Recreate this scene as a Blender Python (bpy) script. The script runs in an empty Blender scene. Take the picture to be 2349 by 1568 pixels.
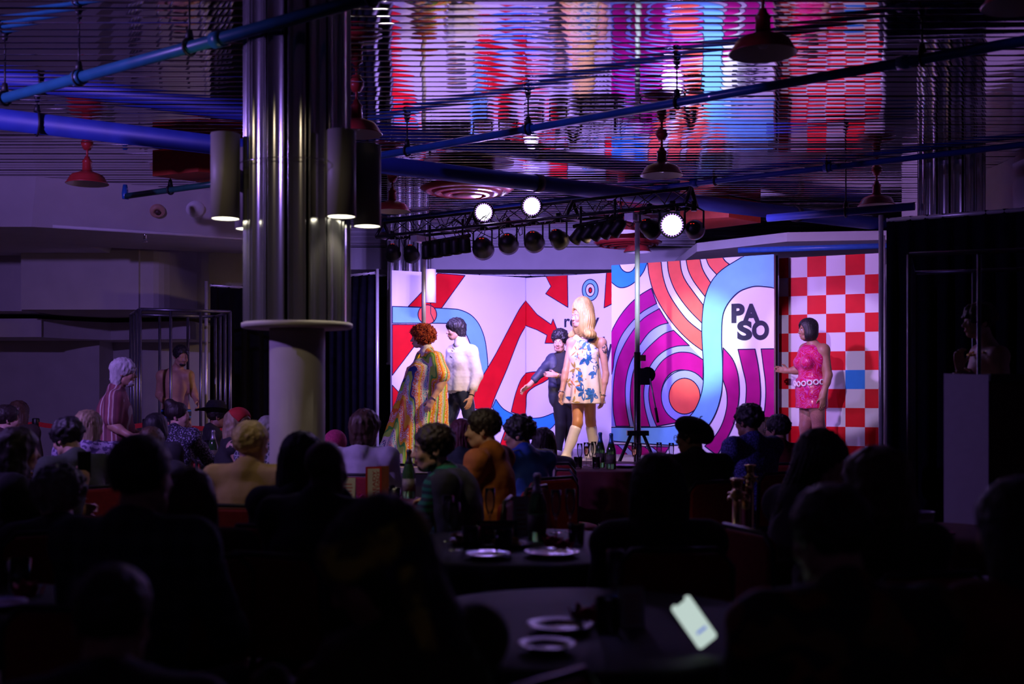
import bpy, bmesh, math, random
import numpy as np
from mathutils import Vector, Matrix
from mathutils.bvhtree import BVHTree

random.seed(7)
SC = bpy.context.scene
COL = SC.collection
PI = math.pi

# ------------------------------------------------------------------ camera
F, CX, HY, EZ = 2610.0, 1174.5, 890.0, 1.48      # focal length in px, principal column, horizon row, eye height
def W(px, py, Y):
    """point seen at photo pixel (px, py) at distance Y from the camera plane"""
    return Vector(((px - CX) / F * Y, Y, EZ - (py - HY) / F * Y))
def WZ(px, py, z):
    """point seen at photo pixel (px, py) that lies at height z"""
    return W(px, py, F * (EZ - z) / (py - HY))

cam_d = bpy.data.cameras.new('camera')
cam_d.lens = 40.0
cam_d.sensor_width = 36.0
cam_d.shift_y = (HY - 784.0) / 2349.0
cam_d.clip_start = 0.05
cam_d.dof.use_dof = True
cam_d.dof.focus_distance = 13.4
cam_d.dof.aperture_fstop = 1.8
cam = bpy.data.objects.new('camera', cam_d)
COL.objects.link(cam)
cam.location = (0, 0, EZ)
cam.rotation_euler = (PI / 2, 0, 0)
SC.camera = cam

# ------------------------------------------------------------------ world, exposure
wd = bpy.data.worlds.new('world')
SC.world = wd
wd.use_nodes = True
wd.node_tree.nodes['Background'].inputs[0].default_value = (0.30, 0.16, 0.55, 1)
wd.node_tree.nodes['Background'].inputs[1].default_value = 0.0012
SC.view_settings.view_transform = 'Standard'
SC.view_settings.look = 'None'
SC.view_settings.gamma = 1.0
SC.view_settings.use_curve_mapping = False
SC.view_settings.exposure = 0.1
SC.cycles.max_bounces = 8
SC.cycles.glossy_bounces = 5
SC.cycles.transmission_bounces = 6
SC.cycles.caustics_reflective = False
SC.cycles.caustics_refractive = False
SC.cycles.sample_clamp_indirect = 2.0

# ------------------------------------------------------------------ lamps
def spot(name, loc, target, energy, color, angle, blend=0.4, radius=0.06):
    d = bpy.data.lights.new(name, 'SPOT')
    d.energy = energy
    d.color = color
    d.spot_size = math.radians(angle)
    d.spot_blend = blend
    d.shadow_soft_size = radius
    o = bpy.data.objects.new(name, d)
    COL.objects.link(o)
    o.location = loc
    o.rotation_euler = (Vector(target) - Vector(loc)).to_track_quat('-Z', 'Y').to_euler()
    return o
VIOLET, WARM, BLUE = (0.36, 0.23, 1.0), (1.0, 0.64, 0.34), (0.02, 0.14, 1.0)
# lamps of the hall that hang above the top edge of the picture or beside it: their beams and hard shadows show on stage, wall and column
spot('flood_left_offscreen', (-5.2, 6.0, 3.55), (-0.6, 13.0, 2.0), 560, (0.40, 0.22, 1.0), 140, 1.0, 0.08)
spot('profile_front_offscreen', (-0.7, 4.0, 3.55), (2.3, 14.2, 2.05), 7000, (0.74, 0.86, 1.0), 8.0, 0.8, 0.05)
spot('profile_front_offscreen', (-0.6, 4.2, 3.55), (3.75, 13.5, 1.85), 1500, (0.70, 0.50, 1.0), 10, 0.3, 0.05)
spot('house_lamp_offscreen', (-2.2, 4.4, 3.5), (-1.5, 6.5, 1.7), 30, (1.0, 0.78, 0.50), 62, 0.9, 0.06)
spot('house_lamp_offscreen', (-1.1, 5.2, 3.5), (-0.1, 6.6, 1.0), 42, (1.0, 0.74, 0.50), 36, 0.9, 0.06)
# every other light sits in a lamp that the picture shows and is made in that lamp's builder below

# ------------------------------------------------------------------ helpers
def link(o):
    COL.objects.link(o)
    return o
def tag(o, label=None, cat=None, group=None, kind=None):
    if label: o['label'] = label
    if cat: o['category'] = cat
    if group: o['group'] = group
    if kind: o['kind'] = kind
    return o
def thing(name, loc=(0, 0, 0), label=None, cat=None, group=None, rotz=0.0, kind=None):
    o = bpy.data.objects.new(name, None)
    o.empty_display_size = 0.1
    o.location = loc
    o.rotation_euler = (0, 0, rotz)
    link(o)
    return tag(o, label, cat, group, kind)
def mobj(name, me, parent=None, loc=(0, 0, 0), rot=(0, 0, 0), **kw):
    o = bpy.data.objects.new(name, me)
    o.location = loc
    o.rotation_euler = rot
    link(o)
    if parent is not None: o.parent = parent
    return tag(o, **kw)
def copy_tree(o, parent=None):
    c = o.copy()
    COL.objects.link(c)
    c.parent = parent
    for ch in list(o.children):
        copy_tree(ch, c)
    return c

class MB:
    """collects simple shapes, then builds ONE mesh"""
    def __init__(self):
        self.v, self.f, self.m, self.s = [], [], [], []
    def add(self, vs, fs, mi=0, smooth=False):
        n = len(self.v)
        self.v += [tuple(p) for p in vs]
        for f in fs:
            self.f.append(tuple(n + i for i in f)); self.m.append(mi); self.s.append(smooth)
        return self
    def box(self, c, d, rot=None, mi=0):
        x, y, z = d[0] / 2, d[1] / 2, d[2] / 2
        vs = [Vector((a * x, b * y, e * z)) for a, b, e in ((-1,-1,-1),(1,-1,-1),(1,1,-1),(-1,1,-1),(-1,-1,1),(1,-1,1),(1,1,1),(-1,1,1))]
        if rot is not None: vs = [rot @ v for v in vs]
        vs = [v + Vector(c) for v in vs]
        return self.add(vs, [(0,3,2,1),(4,5,6,7),(0,1,5,4),(1,2,6,5),(2,3,7,6),(3,0,4,7)], mi)
    def bbox(self, lo, hi, mi=0):
        return self.box([(a + b) / 2 for a, b in zip(lo, hi)], [abs(b - a) for a, b in zip(lo, hi)], None, mi)
    def prism(self, pts, z0, z1, mi=0, smooth=False):
        """vertical prism over a plan polygon"""
        n = len(pts)
        vs = [(p[0], p[1], z0) for p in pts] + [(p[0], p[1], z1) for p in pts]
        self.add(vs, [tuple(range(n))[::-1], tuple(range(n, 2 * n))], mi)
        return self.add(vs, [(i, (i + 1) % n, n + (i + 1) % n, n + i) for i in range(n)], mi, smooth)
    def tube(self, path, r, n=8, mi=0, closed=False, caps=True):
        path = [Vector(p) for p in path]
        rr = r if isinstance(r, (list, tuple)) else [r] * len(path)
        L = len(path)
        vs = []
        up = None
        for i, p in enumerate(path):
            a = path[(i - 1) % L] if (closed or i > 0) else p
            b = path[(i + 1) % L] if (closed or i < L - 1) else p
            t = (b - a).normalized()
            if up is None:
                up = t.orthogonal().normalized()
            else:
                up = (up - t * up.dot(t))
                up = up.normalized() if up.length > 1e-6 else t.orthogonal().normalized()
            w = t.cross(up)
            for k in range(n):
                q = 2 * PI * k / n
                vs.append(p + (up * math.cos(q) + w * math.sin(q)) * rr[i])
        fs = []
        for i in range(L if closed else L - 1):
            j = (i + 1) % L
            for k in range(n):
                fs.append((i * n + k, i * n + (k + 1) % n, j * n + (k + 1) % n, j * n + k))
        self.add(vs, fs, mi, True)
        if caps and not closed:
            base = len(self.v) - len(vs)
            self.f += [tuple(base + k for k in range(n))[::-1], tuple(base + (L - 1) * n + k for k in range(n))]
            self.m += [mi, mi]; self.s += [False, False]
        return self
    def lathe(self, prof, n=24, c=(0, 0, 0), rot=None, mi=0, smooth=True, caps=True):
        vs, fs = [], []
        for r, z in prof:
            for k in range(n):
                q = 2 * PI * k / n
                v = Vector((r * math.cos(q), r * math.sin(q), z))
                if rot is not None: v = rot @ v
                vs.append(v + Vector(c))
        for i in range(len(prof) - 1):
            for k in range(n):
                fs.append((i * n + k, i * n + (k + 1) % n, (i + 1) * n + (k + 1) % n, (i + 1) * n + k))
        self.add(vs, fs, mi, smooth)
        base = len(self.v) - len(vs)
        if caps and prof[0][0] > 1e-4:
            self.f.append(tuple(base + k for k in range(n))[::-1]); self.m.append(mi); self.s.append(False)
        if caps and prof[-1][0] > 1e-4:
            self.f.append(tuple(base + (len(prof) - 1) * n + k for k in range(n))); self.m.append(mi); self.s.append(False)
        return self
    def mesh(self, name, mats):
        me = bpy.data.meshes.new(name)
        me.from_pydata(self.v, [], self.f)
        for m in (mats if isinstance(mats, (list, tuple)) else [mats]): me.materials.append(m)
        me.polygons.foreach_set('material_index', self.m)
        me.polygons.foreach_set('use_smooth', self.s)
        me.update()
        return me
    def build(self, name, mats, parent=None, loc=(0, 0, 0), rot=(0, 0, 0), **kw):
        return mobj(name, self.mesh(name, mats), parent, loc, rot, **kw)

def rz(a): return Matrix.Rotation(a, 3, 'Z')
def rx(a): return Matrix.Rotation(a, 3, 'X')
def ry(a): return Matrix.Rotation(a, 3, 'Y')
def aim(d):
    """rotation that turns +Z on to direction d"""
    return Vector((0, 0, 1)).rotation_difference(Vector(d).normalized()).to_matrix()

# ------------------------------------------------------------------ materials (all node based)
MATS = {}
def mat(name, col=(0.5, 0.5, 0.5), rough=0.6, metal=0.0, emit=None, es=0.0, noise=0.0, nscale=20.0, bump=0.0, bscale=60.0,
        trans=0.0, coat=0.0, stretch=None, sheen=0.0, spec=0.5):
    if name in MATS: return MATS[name]
    m = bpy.data.materials.new(name)
    m.use_nodes = True
    nt = m.node_tree
    b = nt.nodes['Principled BSDF']
    b.inputs['Base Color'].default_value = (*col, 1)
    b.inputs['Roughness'].default_value = rough
    b.inputs['Metallic'].default_value = metal
    b.inputs['Transmission Weight'].default_value = trans
    b.inputs['Coat Weight'].default_value = coat
    b.inputs['Sheen Weight'].default_value = sheen
    b.inputs['Specular IOR Level'].default_value = spec
    if emit:
        b.inputs['Emission Color'].default_value = (*emit, 1)
        b.inputs['Emission Strength'].default_value = es
    tc = None
    if noise or bump:
        tc = nt.nodes.new('ShaderNodeTexCoord')
        mp = nt.nodes.new('ShaderNodeMapping')
        nt.links.new(tc.outputs['Object'], mp.inputs[0])
        if stretch: mp.inputs['Scale'].default_value = stretch
    if noise:
        n = nt.nodes.new('ShaderNodeTexNoise'); n.inputs['Scale'].default_value = nscale
        nt.links.new(mp.outputs[0], n.inputs['Vector'])
        r = nt.nodes.new('ShaderNodeValToRGB')
        r.color_ramp.elements[0].position = 0.3; r.color_ramp.elements[1].position = 0.7
        r.color_ramp.elements[0].color = (*[c * (1 - noise) for c in col], 1)
        r.color_ramp.elements[1].color = (*[min(1, c * (1 + noise)) for c in col], 1)
        nt.links.new(n.outputs['Fac'], r.inputs[0]); nt.links.new(r.outputs[0], b.inputs['Base Color'])
    if bump:
        n2 = nt.nodes.new('ShaderNodeTexNoise'); n2.inputs['Scale'].default_value = bscale
        nt.links.new(mp.outputs[0], n2.inputs['Vector'])
        bp = nt.nodes.new('ShaderNodeBump'); bp.inputs['Strength'].default_value = bump; bp.inputs['Distance'].default_value = 0.01
        nt.links.new(n2.outputs['Fac'], bp.inputs['Height']); nt.links.new(bp.outputs[0], b.inputs['Normal'])
    MATS[name] = m
    return m
def node_mat(name, fn, rough=0.6, metal=0.0, coat=0.0):
    """fn(nt, coord_socket) returns a colour socket"""
    if name in MATS: return MATS[name]
    m = bpy.data.materials.new(name); m.use_nodes = True
    nt = m.node_tree; b = nt.nodes['Principled BSDF']
    b.inputs['Roughness'].default_value = rough; b.inputs['Metallic'].default_value = metal; b.inputs['Coat Weight'].default_value = coat
    tc = nt.nodes.new('ShaderNodeTexCoord')
    nt.links.new(fn(nt, tc.outputs['Object']), b.inputs['Base Color'])
    MATS[name] = m
    return m
def nd(nt, kind, ins=None, **props):
    n = nt.nodes.new(kind)
    for k, v in props.items(): setattr(n, k, v)
    for k, v in (ins or {}).items():
        if hasattr(v, 'is_output'): nt.links.new(v, n.inputs[k])
        else: n.inputs[k].default_value = v
    return n
def ramp(nt, fac, stops, interp='LINEAR'):
    r = nt.nodes.new('ShaderNodeValToRGB'); cr = r.color_ramp; cr.interpolation = interp
    while len(cr.elements) < len(stops): cr.elements.new(0.5)
    for e, (p, c) in zip(cr.elements, stops): e.position = p; e.color = (*c, 1)
    nt.links.new(fac, r.inputs[0])
    return r.outputs[0]

M_black = mat('matte_black', (0.012, 0.012, 0.014), 0.75, noise=0.3, nscale=8)
M_blackmetal = mat('black_painted_metal', (0.015, 0.015, 0.018), 0.4, 0.3, noise=0.3, nscale=30)
M_chrome = mat('chrome', (0.80, 0.80, 0.82), 0.12, 1.0, bump=0.03, bscale=20)
M_wall = mat('wall_paint', (0.62, 0.60, 0.60), 0.8, noise=0.05, nscale=3, bump=0.05, bscale=120)
M_cloth_black = mat('black_cloth', (0.008, 0.008, 0.012), 0.9, noise=0.3, nscale=40, bump=0.2, bscale=90)
M_white = mat('white_paint', (0.80, 0.80, 0.80), 0.5, noise=0.03, nscale=5)
M_brass = mat('brass', (0.75, 0.55, 0.25), 0.2, 1.0, noise=0.1, nscale=10)
M_red_enamel = mat('red_enamel', (0.42, 0.03, 0.03), 0.35, coat=0.3, noise=0.1, nscale=12)
M_white_enamel = mat('white_enamel', (0.80, 0.76, 0.72), 0.4, noise=0.03, nscale=9)
def thin_glass():
    m = bpy.data.materials.new('clear_glass'); m.use_nodes = True; nt = m.node_tree
    nt.nodes.remove(nt.nodes['Principled BSDF'])
    lw = nd(nt, 'ShaderNodeLayerWeight', {'Blend': 0.25})
    sp_ = nd(nt, 'ShaderNodeTexNoise', {'Scale': 40.0})
    gl = nd(nt, 'ShaderNodeBsdfGlossy', {'Roughness': 0.06}); tp_ = nd(nt, 'ShaderNodeBsdfTransparent', {'Color': (0.90, 0.92, 0.94, 1)})
    f = nd(nt, 'ShaderNodeMath', {0: lw.outputs['Fresnel'], 1: nd(nt, 'ShaderNodeMath', {0: sp_.outputs['Fac'], 1: 0.05}, operation='MULTIPLY').outputs[0]}, operation='ADD')
    mx = nd(nt, 'ShaderNodeMixShader', {0: f.outputs[0], 1: tp_.outputs[0], 2: gl.outputs[0]})
    nt.links.new(mx.outputs[0], nt.nodes['Material Output'].inputs[0])
    return m
M_glass = thin_glass()
M_bottle = mat('green_bottle_glass', (0.10, 0.30, 0.09), 0.08, trans=0.75, noise=0.1, nscale=6)

# ------------------------------------------------------------------ the room
CZ = 3.78                                           # ceiling height
M_floor = node_mat('beige_floor_tile', lambda nt, c: ramp(nt, nd(nt, 'ShaderNodeTexNoise', {'Vector': c, 'Scale': 4.0}).outputs['Fac'],
                   [(0.3, (0.20, 0.16, 0.11)), (0.7, (0.30, 0.25, 0.18))]), 0.45)
floor = MB().bbox((-9.5, -1.0, -0.1), (6.2, 20.0, 0.0)).build('floor', M_floor, kind='structure')
wl = MB().bbox((-9.6, -1.0, 0), (-9.4, 20.0, CZ + 0.15)).build('wall_left', M_wall, kind='structure')
wr = MB().bbox((5.8, -1.0, 0), (6.0, 20.0, CZ + 0.15)).build('wall_right', M_wall, kind='structure')
wb = MB().bbox((-9.6, 19.4, 0), (6.0, 19.6, CZ + 0.15)).build('wall_back', M_wall, kind='structure')
MB().bbox((-4.6, 18.6, 3.42), (3.0, 19.4, CZ)).build('soffit', M_wall, wb)
wf = MB().bbox((-9.6, -1.2, 0), (6.0, -1.0, CZ + 0.15)).build('wall_front', M_wall, kind='structure')

# ceiling: a dark deck with mirror-finish metal slats that run across the room
def slat_metal(nt, c):
    return ramp(nt, nd(nt, 'ShaderNodeTexNoise', {'Vector': c, 'Scale': 1.5}).outputs['Fac'], [(0.3, (0.72, 0.70, 0.74)), (0.7, (0.84, 0.82, 0.86))])
M_slat = node_mat('mirror_slat', slat_metal, 0.035, 1.0)
_nt = M_slat.node_tree
_tc = nd(_nt, 'ShaderNodeTexCoord')
_mp = nd(_nt, 'ShaderNodeMapping', {0: _tc.outputs['Object'], 'Scale': (1.6, 0.5, 1.0)})
_oi = nd(_nt, 'ShaderNodeObjectInfo')
_sh = nd(_nt, 'ShaderNodeVectorMath', {0: _mp.outputs[0], 1: _oi.outputs['Random']}, operation='ADD')
_no = nd(_nt, 'ShaderNodeTexNoise', {'Vector': _sh.outputs[0], 'Scale': 2.2, 'Detail': 1.0})
_bp = nd(_nt, 'ShaderNodeBump', {'Strength': 0.35, 'Distance': 0.006, 'Height': _no.outputs['Fac']})
_nt.links.new(_bp.outputs[0], _nt.nodes['Principled BSDF'].inputs['Normal'])
ceil = MB().bbox((-9.6, -1.0, CZ + 0.03), (6.0, 19.6, CZ + 0.15)).build('ceiling', M_black, kind='structure')
def slat_mesh(x0, x1, w):
    mb = MB()
    prof = [(-w / 2, 0.012), (-w / 2, 0.004)] + [(w / 2 * t, 0.0007 * t * t) for t in [i / 5 - 1 for i in range(11)]] + [(w / 2, 0.004), (w / 2, 0.012)]
    n = len(prof)
    vs = [(x0, y, z) for y, z in prof] + [(x1, y, z) for y, z in prof]
    mb.add(vs, [(i, i + 1, n + i + 1, n + i) for i in range(n - 1)], 0, False)
    me = mb.mesh('slat', M_slat)
    sm = [2 <= i <= n - 4 for i in range(n - 1)]
    me.polygons.foreach_set('use_smooth', sm)
    return me
PITCH = 0.138
sm = slat_mesh(-9.3, 5.79, PITCH - 0.010)
y = -0.9
while y < 18.5:
    mobj('slat', sm, ceil, (0, y, CZ + random.uniform(-0.0012, 0.0012)), (random.gauss(0, 0.007), random.gauss(0, 0.0006), 0))
    y += PITCH

# ------- stepped bulkheads on the left
def chaikin(pts, it=2, closed=False):
    for _ in range(it):
        out = []
        n = len(pts)
        if not closed: out.append(pts[0])
        for i in range(n if closed else n - 1):
            a, b = pts[i], pts[(i + 1) % n]
            out += [(a[0] * .75 + b[0] * .25, a[1] * .75 + b[1] * .25), (a[0] * .25 + b[0] * .75, a[1] * .25 + b[1] * .75)]
        if not closed: out.append(pts[-1])
        pts = out
    return pts
# canted band under the ceiling
bA, bB = WZ(83, 405, CZ), WZ(600, 446, CZ)
cA, cB = W(72, 520, bA.y + 0.35), W(600, 547, bB.y + 0.35)
band = MB().add([bA, bB, cB, cA, (bA.x, bA.y + 2.2, CZ), (bB.x, bB.y + 2.2, CZ), (cB.x, cB.y + 1.8, cB.z), (cA.x, cA.y + 1.8, cA.z)],
                [(0, 3, 2, 1), (3, 7, 6, 2), (4, 5, 6, 7), (0, 1, 5, 4), (0, 4, 7, 3), (1, 2, 6, 5)])
band.build('canted_band', M_wall, wl)
MB().add([(-9.4, bA.y, CZ), (bA.x, bA.y, CZ), (cA.x, cA.y, cA.z), (-9.4, cA.y, cA.z), (-9.4, 17, CZ), (bA.x, 17, CZ), (cA.x, 17, cA.z), (-9.4, 17, cA.z)],
         [(0, 3, 2, 1), (3, 7, 6, 2), (0, 1, 5, 4), (4, 5, 6, 7), (1, 2, 6, 5)]).build('canted_band', M_wall, wl)
# middle bulkhead with the rounded end
zA, zB = 2.53, 3.76
xm = lambda px, Y: (px - CX) / F * Y
mid = [(xm(48, 15.2), 15.2), (xm(318, 15.2), 15.2)] + chaikin([(xm(322, 15.25), 15.25), (xm(370, 15.3), 15.3), (xm(420, 15.9), 15.9), (xm(470, 16.6), 16.6), (xm(480, 17.5), 17.5)], 2) \
      + [(xm(700, 18.0), 18.0), (xm(700, 18.0), 19.4), (xm(48, 15.2), 19.4)]
MB().prism(mid, zA, zB).build('bulkhead', M_wall, wl)
MB().prism([(-9.4, 15.5), (xm(50, 15.5), 15.5), (xm(50, 15.5), 19.4), (-9.4, 19.4)], zA, zB).build('bulkhead', M_wall, wl)
# lower ledge with a swept front
zC, zD = 2.20, 2.46
low = [(-9.4, 16.1), (xm(95, 16.0), 16.0)] + chaikin([(xm(98, 16.1), 16.1), (xm(170, 16.6), 16.6), (xm(255, 17.0), 17.0)], 2) + [(xm(436, 16.6), 16.6), (xm(436, 16.6), 19.4), (-9.4, 19.4)]
MB().prism(low, zC, zD).build('ledge', M_wall, wl)
MB().prism([(-9.4, 17.3), (xm(228, 17.3), 17.3), (xm(228, 17.3), 17.9), (xm(560, 17.9), 17.9), (xm(560, 17.9), 19.4), (-9.4, 19.4)], 0, zC + 0.35).build('wall_panel', M_wall, wl)
# white strip under the band, fire sounder, domed cover and a sprinkler
MB().tube([cA + Vector((0.25, -0.03, 0.0)), cB + Vector((-0.2, -0.03, 0.0))], 0.02, 6).build('edge_strip', M_white, wl)
dband = ((bB - bA).cross(cA - bA)).normalized()
if dband.y > 0: dband = -dband
snd = thing('fire_alarm_sounder', bA.lerp(bB, 0.52).lerp(cA.lerp(cB, 0.52), 0.5), 'round beige fire alarm sounder on the canted violet wall band', 'alarm')
R_ = aim(dband)
MB().lathe([(0.085, -0.06), (0.085, 0.03), (0.075, 0.05), (0.045, 0.055), (0.04, 0.045), (0.0, 0.045)], 24, rot=R_).build('housing', mat('beige_plastic', (0.55, 0.32, 0.22), 0.5, noise=0.05), snd)
MB().lathe([(0.03, 0.04), (0.03, 0.062), (0.0, 0.066)], 16, rot=R_).build('grille', mat('dark_plastic', (0.10, 0.05, 0.04), 0.5, noise=0.1), snd)
MB().lathe([(0.10, -0.06), (0.11, 0.0), (0.10, 0.03), (0.07, 0.05), (0.0, 0.058)], 28, rot=R_).build('wall_speaker', M_white, loc=bA.lerp(bB, 0.69).lerp(cA.lerp(cB, 0.69), 0.42), label='white domed speaker cover on the canted violet wall band', cat='speaker')
sp = thing('wall_sprinkler', cA.lerp(cB, 0.47) + Vector((0, 0.02, -0.05)), 'small chrome sprinkler head under the canted wall band', 'sprinkler')
MB().tube([(0, 0, 0.08), (0, 0, -0.03)], 0.02, 8).build('stem', M_chrome, sp)
MB().lathe([(0.0, -0.035), (0.035, -0.05), (0.035, -0.055), (0, -0.055)], 12).build('deflector', M_chrome, sp)
# right wall soffit and the blue-lit dropped ceiling at the back right
MB().prism([(2.6, 16.0), (3.6, 14.9), (5.8, 14.6), (5.8, 19.4), (2.6, 19.4)], 3.40, 3.52).build('dropped_ceiling', M_wall, wr)
MB().tube([(3.1, 15.6, 3.37), (5.7, 14.9, 3.37)], 0.04, 8).build('edge_pipe', mat('blue_paint', (0.05, 0.16, 0.55), 0.35, noise=0.1), wr)
MB().bbox((5.0, 9.8, 2.9), (5.8, 14.6, CZ)).build('soffit', M_wall, wr)

# ------- stage platform
stg = thing('stage_platform', (0, 0, 0), 'low black stage platform under the painted flats', 'stage')
SZ = 0.62
MB().prism([(-1.78, 12.35), (4.42, 12.35), (4.42, 16.9), (-1.78, 16.9)], SZ - 0.06, SZ).build('deck', mat('stage_deck', (0.42, 0.40, 0.42), 0.5, noise=0.1), stg)
MB().bbox((-1.76, 12.38, 0.0), (4.40, 16.88, SZ - 0.06)).build('skirt', M_black, stg)

# ------- painted flats
M_paint = mat('flat_white', (0.80, 0.78, 0.80), 0.55, noise=0.02, nscale=2, spec=0.12)
M_pred = mat('paint_red', (0.72, 0.006, 0.014), 0.5, noise=0.08, nscale=5, spec=0.12)
M_pblue = mat('paint_blue', (0.035, 0.30, 0.85), 0.45, noise=0.06, nscale=5, spec=0.12)
M_psky = mat('paint_sky', (0.20, 0.56, 0.88), 0.45, noise=0.05, nscale=5, spec=0.12)
M_pcoral = mat('paint_coral', (0.92, 0.13, 0.08), 0.45, noise=0.08, nscale=5, spec=0.12)
M_pmag = mat('paint_magenta', (0.40, 0.004, 0.17), 0.45, noise=0.10, nscale=5, spec=0.12)
M_pice = mat('paint_ice', (0.30, 0.34, 0.80), 0.5, noise=0.04, nscale=5, spec=0.12)
M_pline = mat('paint_navy_line', (0.010, 0.012, 0.05), 0.5, noise=0.1, spec=0.12)
M_ptext = mat('paint_charcoal', (0.03, 0.03, 0.05), 0.55, noise=0.15, nscale=12, spec=0.12)
TOPZ = 3.09
def catmull(pts, k=5):
    out = []
    n = len(pts)
    for i in range(n - 1):
        p0 = pts[max(i - 1, 0)]; p1 = pts[i]; p2 = pts[i + 1]; p3 = pts[min(i + 2, n - 1)]
        for j in range(k):
            t = j / k
            out.append(tuple(0.5 * ((2 * p1[d]) + (-p0[d] + p2[d]) * t + (2 * p0[d] - 5 * p1[d] + 4 * p2[d] - p3[d]) * t * t + (-p0[d] + 3 * p1[d] - 3 * p2[d] + p3[d]) * t ** 3) for d in (0, 1)))
    out.append(pts[-1])
    return out
class Flat:
    def __init__(self, pl, pr, label, zoom, th=0.05):
        (xl, yl), (xr, yr) = pl, pr          # plan positions of the left and right edge
        self.o = Vector((xl, yl, SZ)); self.u = Vector((xr - xl, yr - yl, 0)); self.w = self.u.length; self.u.normalize()
        self.n = Vector((self.u.y, -self.u.x, 0))                 # towards the audience
        self.h = TOPZ - SZ
        self.zoom = zoom; self.k = 0
        self.t = thing('stage_flat', self.o, label, 'backdrop', 'painted stage flats', math.atan2(self.u.y, self.u.x))
        mb = MB()
        mb.bbox((0, 0, 0), (self.w, th, self.h))
        mb.build('panel', M_paint, self.t)
        for z in (0.05, self.h / 2, self.h - 0.05):
            MB().bbox((0.02, th, z - 0.04), (self.w - 0.02, th + 0.05, z + 0.04)).build('batten', mat('raw_wood', (0.35, 0.22, 0.12), 0.7, noise=0.2), self.t)
    def uv(self, p):
        zx, zy = p
        ox, oy, sx, sy = self.zoom
        d = Vector(((ox + zx * sx - CX) / F, 1.0, -(oy + zy * sy - HY) / F))
        c = Vector((0, 0, EZ))
        t = (self.o - c).dot(self.n) / d.dot(self.n)
        q = c + d * t - self.o
        return (min(max(q.dot(self.u), 0), self.w), min(max(q.z, 0), self.h))
    def shape(self, name, pts, m, smooth=True, line=0.013):
        """a painted area: a thin coat of colour with its own outline"""
        q = [self.uv(p) for p in pts]
        self.k += 1
        e = -0.0004 * self.k - 0.001
        mb = MB()
        n = len(q)
        mb.add([(a, e, b) for a, b in q], [tuple(range(n))])
        ob = mb.build(name, m, self.t)
        if line:
            onb = lambda p: p[0] < 0.004 or p[0] > self.w - 0.004 or p[1] < 0.004 or p[1] > self.h - 0.004
            cl = lambda p: (min(max(p[0], 0), self.w), e - 0.0002, min(max(p[1], 0), self.h))
            seg = [not ((Vector(q[(i + 1) % n]) - Vector(q[i])).length < 1e-5 or (onb(q[i]) and onb(q[(i + 1) % n]))) for i in range(n)]
            st = next((i for i in range(n) if seg[i] and not seg[i - 1]), 0)
            lb = MB()
            for j in range(n):
                i = (st + j) % n
                if seg[i]:
                    a, b = Vector(q[i]), Vector(q[(i + 1) % n])
                    d = (b - a).normalized(); s = Vector((-d.y, d.x)) * line / 2; a2, b2 = a - d * line * .3, b + d * line * .3
                    lb.add([cl(a2 - s), cl(b2 - s), cl(b2 + s), cl(a2 + s)], [(0, 1, 2, 3)])
                if lb.v and (not seg[i] or j == n - 1):
                    lb.build('outline', M_pline, ob); lb = MB()
        return ob
    def ell(self, name, c, rx_, ry_, m, line=0.013):
        return self.shape(name, [(c[0] + rx_ * math.cos(2 * PI * i / 40), c[1] + ry_ * math.sin(2 * PI * i / 40)) for i in range(40)], m, line=line)
    def text(self, s, zx0, zx1, zy0, zy1, bold=0.0, full=None):
        """lettering fitted to the given box"""
        a, b = self.uv((zx0, zy1)), self.uv((zx1, zy0))
        cu = bpy.data.curves.new('lettering', 'FONT'); cu.body = s; cu.offset = bold; cu.extrude = 0.0
        tmp = bpy.data.objects.new('tmp', cu); COL.objects.link(tmp)
        me = bpy.data.meshes.new_from_object(tmp.evaluated_get(bpy.context.evaluated_depsgraph_get()))
        bpy.data.objects.remove(tmp); bpy.data.curves.remove(cu)
        xs = [v.co.x for v in me.vertices]; ys = [v.co.y for v in me.vertices]
        self.k += 1
        for v in me.vertices:
            x = a[0] + (v.co.x - min(xs)) / (max(xs) - min(xs)) * (b[0] - a[0])
            z = a[1] + (v.co.y - min(ys)) / (max(ys) - min(ys)) * (b[1] - a[1])
            v.co = (min(x, self.w), -0.0004 * self.k - 0.001, z)
        me.materials.clear(); me.materials.append(M_ptext)
        return mobj('lettering', me, self.t)
Z4 = (860, 600, 620 / 2025, 480 / 1568)
Z5 = (1380, 560, 680 / 2050, 520 / 1568)
def pl(px, s): return ((px - CX) / s, F / s)
f1 = Flat(pl(899, 168), pl(1205, 157.5), 'white stage flat with red diagonal and pale blue arch behind the curly red wig', Z4)
f2 = Flat(pl(1205, 157), pl(1412, 164.9), 'white stage flat with red zigzag and small blue bullseye beside the tall blonde wig', Z4)
f3 = Flat(pl(1403, 175), pl(1776, 190.7), 'stage flat with pale blue S ribbon, coral stripes and the letters PASO', Z5)
f4 = Flat(pl(1787, 185), pl(2021, 192.5), 'red and white checkerboard stage flat with one blue square', Z5)
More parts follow.
